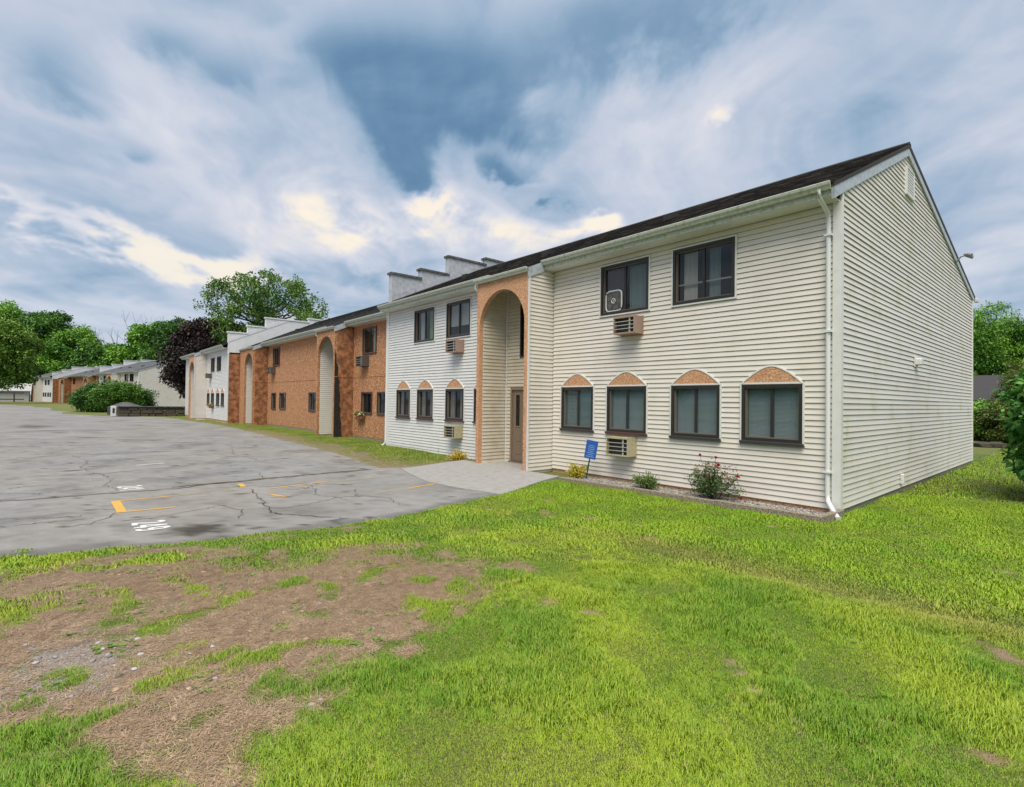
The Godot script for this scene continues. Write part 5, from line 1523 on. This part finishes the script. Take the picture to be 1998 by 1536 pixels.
	tree("leafy_bush", "large broad-leaved bush at the right edge of the lawn", {"at": Vector3(3.15, -0.1, -5.4), "h": 3.1, "low": 0.45, "w": 1.7, "n": 1500, "size": 0.26, "c0": Color(0.045, 0.17, 0.026), "c1": Color(0.16, 0.40, 0.055), "lobes": 26, "mesh": coarse, "seed": 240, "trunk": 0.05}, "", "bush")
	# trees across the lot, behind the camera: what the windows mirror
	for k in 5:
		var z := 44.0 + k * 3.0
		tree("lot_tree", "leafy tree across the parking lot, seen only mirrored in the window panes", {"at": Vector3(-34 + k * 13.0, 0, z), "h": 13.0, "low": 2.0, "w": 6.5, "n": 700, "size": 1.3, "c0": g0, "c1": g1, "lobes": 18, "mesh": broad, "seed": 260 + k}, "trees across the lot")

# ---------------------------------------------------------------- grass
func tuft(seed_: int, blades: int, spread: float, l0: float, l1: float, wd: float) -> ArrayMesh:
	var r := RandomNumberGenerator.new(); r.seed = seed_
	var st := begin()
	for k in blades:
		var a := r.randf_range(0, TAU); var q := sqrt(r.randf()) * spread
		var p := Vector3(cos(a) * q, -0.008, sin(a) * q)
		var b := r.randf_range(0, TAU)
		var out := Vector3(cos(b), 0, sin(b)); var side := Vector3(-sin(b), 0, cos(b)) * wd * r.randf_range(0.7, 1.3) * 0.5
		var l := r.randf_range(l0, l1); var bend := r.randf_range(0.15, 0.75)
		var m := p + Vector3(0, l * 0.55, 0) + out * l * bend * 0.30
		var e := p + Vector3(0, l * (0.95 - bend * 0.35), 0) + out * l * bend * 0.95
		var v := r.randf_range(0.6, 1.25)
		var c := Color(v, v, v)
		if r.randf() < 0.06: c = Color(1.8, 1.2, 2.2) * 0.85
		st.set_color(c)
		var n := (out * -0.4 + Vector3.UP).normalized()
		st.set_normal(n)
		for x in [p - side, m - side * 0.8, p + side, p + side, m - side * 0.8, m + side * 0.8, m - side * 0.8, e, m + side * 0.8]: st.add_vertex(x)
	return done(st, M.grass)

func make_grass():
	var near_t := [tuft(1, 18, 0.045, 0.018, 0.046, 0.0030), tuft(2, 16, 0.050, 0.025, 0.072, 0.0034), tuft(3, 18, 0.040, 0.012, 0.032, 0.0030)]
	var mid_t := [tuft(4, 20, 0.085, 0.018, 0.042, 0.0055), tuft(5, 18, 0.090, 0.022, 0.058, 0.0060)]
	var far_t := [tuft(6, 20, 0.18, 0.025, 0.055, 0.012)]
	var xf := [[], [], [], [], [], []]; var cl := [[], [], [], [], [], []]
	var r := RandomNumberGenerator.new(); r.seed = 77
	var hue := noise(81, 0.55, 4); var len_ := noise(82, 0.8, 3)
	var bands := [[0.9, 6.2, 135000], [6.2, 14.0, 105000], [14.0, 45.0, 85000]]
	var view := atan2(-0.6573, -0.7535)  # heading of the camera in (x, z)
	for b in bands.size():
		for k in bands[b][2]:
			var d: float = sqrt(lerpf(bands[b][0] * bands[b][0], bands[b][1] * bands[b][1], r.randf()))
			var ang := view + r.randf_range(-1.0, 1.05)
			var x := CAM.x + cos(ang) * d; var z := CAM.z + sin(ang) * d
			if b == 2 and x < -9.0:  # more on the strips along the far walls
				x = r.randf_range(-54.0, -9.5); z = r.randf_range(-0.9, 3.4)
			grow(x, z, b, r, hue, len_, xf, cl)
	for k in 26000:
		grow(-9.5 - 44.0 * pow(r.randf(), 1.4), r.randf_range(-0.8, 3.3), 2, r, hue, len_, xf, cl)
	var names := ["grass", "grass", "grass", "grass", "grass", "grass"]
	var lab := ["short green lawn grass near the front of the picture", "longer green lawn grass near the front of the picture", "close-cropped lawn grass near the front of the picture", "lawn grass in front of the cream wall", "longer lawn grass in front of the cream wall", "grass along the far walls and on the back lawn"]
	for k in 6:
		var m: Mesh = (near_t + mid_t + far_t)[k]
		var o := scatter(names[k], self, m, xf[k], cl[k], null)
		o.set_meta("kind", "stuff"); o.set_meta("label", lab[k]); o.set_meta("category", "grass")
	weeds(r)

func grow(x: float, z: float, b: int, r: RandomNumberGenerator, hue: FastNoiseLite, len_: FastNoiseLite, xf: Array, cl: Array) -> void:
	if x < 0.0:
		if x > -6.9 and z < 0.98: return
		if x <= -6.9 and x > -16.4 and z < 0.03: return
		if x <= -16.4 and x > -38.4 and z < -0.78: return
		if x <= -38.4 and x > -55.0 and z < 0.95: return
		if x > -23.6 and x < -21.2 and z < 0.18: return
		if x > -38.5 and x < -35.0 and z < 0.18: return
		if x > -48.0 and x < -45.5 and z < 1.82: return
	elif x < 0.14 and z < 0.98 and z > 0.0: return
	elif x < 0.05 and z < 0.0 and z > -13.1: return
	var e := edge_at(x, z)
	if e < -0.03: return
	var bare := bareness(x, z)
	if r.randf() < bare * (0.97 if x > -9.0 else 0.93): return
	var y := ground_y(x, z, e)
	var n := hue.get_noise_2d(x, z); var l := len_.get_noise_2d(x, z)
	var c := Color(0.155, 0.31, 0.018).lerp(Color(0.365, 0.485, 0.032), clampf(0.5 + n * 1.2 + r.randf_range(-0.5, 0.5), 0.0, 1.0))
	if z < 4.0 and x > -6.0: c = c.lerp(Color(0.235, 0.405, 0.012), 0.55)
	if x < -9.5: c = c.lerp(Color(0.20, 0.23, 0.06), 0.5)
	# dull yellowed band along the old wheel track
	var band := exp(-pow((z - 4.05 + x * 0.05) / 0.40, 2.0)) * smoothstep(-2.5, -0.5, x)
	c = c.lerp(Color(0.36, 0.31, 0.085), band * 0.6)
	if r.randf() < 0.05 + bare * 0.3: c = c.lerp(Color(0.52, 0.42, 0.16), 0.6)
	var s := r.randf_range(0.7, 1.2) * (1.0 + l * 0.5) * (1.0 - 0.35 * bare)
	if x < -9.5: s *= 0.8
	elif b == 0 and x < 0.0 and z > 6.0 and Geometry2D.is_point_in_polygon(Vector2(x, z), bare_zone): s *= 0.62
	var k := 5
	if b == 0: k = 1 if l > 0.12 and r.randf() < 0.7 else (2 if bare > 0.3 or l < -0.2 else 0)
	elif b == 1: k = 3 if l < 0.15 else 4
	xf[k].append(Transform3D(Basis.from_euler(Vector3(r.randf_range(-0.2, 0.2), r.randf_range(0, TAU), r.randf_range(-0.2, 0.2))).scaled(Vector3(s, s, s)), Vector3(x, y, z)))
	cl[k].append(c)

func weeds(r: RandomNumberGenerator) -> void:
	# dry stalks and litter on the bare earth
	var st := begin()
	for k in 10:
		var a := r.randf_range(0, TAU); var d := Vector3(cos(a), 0, sin(a)); var s := Vector3(-sin(a), 0, cos(a)) * 0.0016
		var p := Vector3(r.randf_range(-0.05, 0.05), 0.004, r.randf_range(-0.05, 0.05)); var q := p + d * r.randf_range(0.03, 0.09) + Vector3(0, r.randf_range(0.0, 0.012), 0)
		st.set_color(Color(1, 1, 1) * r.randf_range(0.6, 1.1)); st.set_normal(Vector3.UP)
		for x in [p - s, q - s, p + s, p + s, q - s, q + s]: st.add_vertex(x)
	var litter := done(st, M.grass)
	var xf := []; var cl := []; var px := []; var pc := []; var wx := []; var wc := []
	for k in 60000:
		var x := r.randf_range(-5.2, 0.8); var z := r.randf_range(5.8, 10.9)
		var e := edge_at(x, z)
		if e < 0.02: continue
		var b := bareness(x, z)
		if b < 0.15: continue
		var y := ground_y(x, z, e)
		var gp := exp(-(pow((x + 1.75) / 0.75, 2.0) + pow((z - 10.0) / 0.55, 2.0)))
		if k % 3 == 0 or r.randf() < gp:
			var big := r.randf() < 0.012
			var s := r.randf_range(0.004, 0.013) if not big else r.randf_range(0.025, 0.055)
			px.append(Transform3D(Basis.from_euler(Vector3(r.randf_range(-0.6, 0.6), r.randf_range(0, TAU), 0)).scaled(Vector3(s, s * 0.8, s)), Vector3(x, y - s * 0.1, z)))
			var v := r.randf_range(0.14, 0.46)
			pc.append(Color(v * 1.02, v, v * 1.02) if r.randf() < 0.25 + gp else Color(v * 1.15, v * 0.82, v * 0.60))
		else:
			xf.append(Transform3D(Basis.from_euler(Vector3(0, r.randf_range(0, TAU), 0)).scaled(Vector3.ONE * r.randf_range(0.6, 1.2)), Vector3(x, y, z)))
			cl.append(Color(0.62, 0.46, 0.31).lerp(Color(0.34, 0.22, 0.13), r.randf()))
	var o := scatter("dry_grass", self, litter, xf, cl, null)
	o.set_meta("kind", "stuff"); o.set_meta("label", "dry straw litter scattered over the bare brown earth"); o.set_meta("category", "litter")
	o = scatter("pebbles", self, pebble(9), px, pc, null)
	o.set_meta("kind", "stuff"); o.set_meta("label", "small stones scattered over the bare brown earth"); o.set_meta("category", "pebbles")
	# flat broad-leaved weeds
	var wd := begin()
	for k in 16:
		var a := TAU * k / 16.0 + r.randf_range(-0.2, 0.2); var d := Vector3(cos(a), r.randf_range(0.15, 0.9), sin(a)).normalized()
		leaf_mesh(wd, d * 0.01, d, (Vector3.UP + rand_dir(r) * 0.4).normalized(), r.randf_range(0.03, 0.06), 0.022, Color.WHITE * r.randf_range(0.8, 1.1))
	var weed := done(wd, M.leaf)
	for k in 70:
		var cx := r.randf_range(-4.6, 0.3); var cz := r.randf_range(6.6, 10.6)
		if bareness(cx, cz) < 0.4: continue
		var cnt := r.randi_range(3, 30)
		for j in cnt:
			var q := rand_dir(r) * r.randf() * 0.024 * sqrt(cnt) * 1.5
			var x := cx + q.x; var z := cz + q.z
			var e := edge_at(x, z)
			if e < 0.05: continue
			wx.append(Transform3D(Basis.from_euler(Vector3(0, r.randf_range(0, TAU), 0)).scaled(Vector3(1, r.randf_range(0.6, 1.3), 1) * r.randf_range(0.25, 0.6)), Vector3(x, ground_y(x, z, e), z)))
			wc.append(Color(0.09, 0.22, 0.03).lerp(Color(0.24, 0.36, 0.06), r.randf()))
	o = scatter("weeds", self, weed, wx, wc, null)
	o.set_meta("kind", "stuff"); o.set_meta("label", "low broad-leaved weeds on the bare earth"); o.set_meta("category", "weeds")
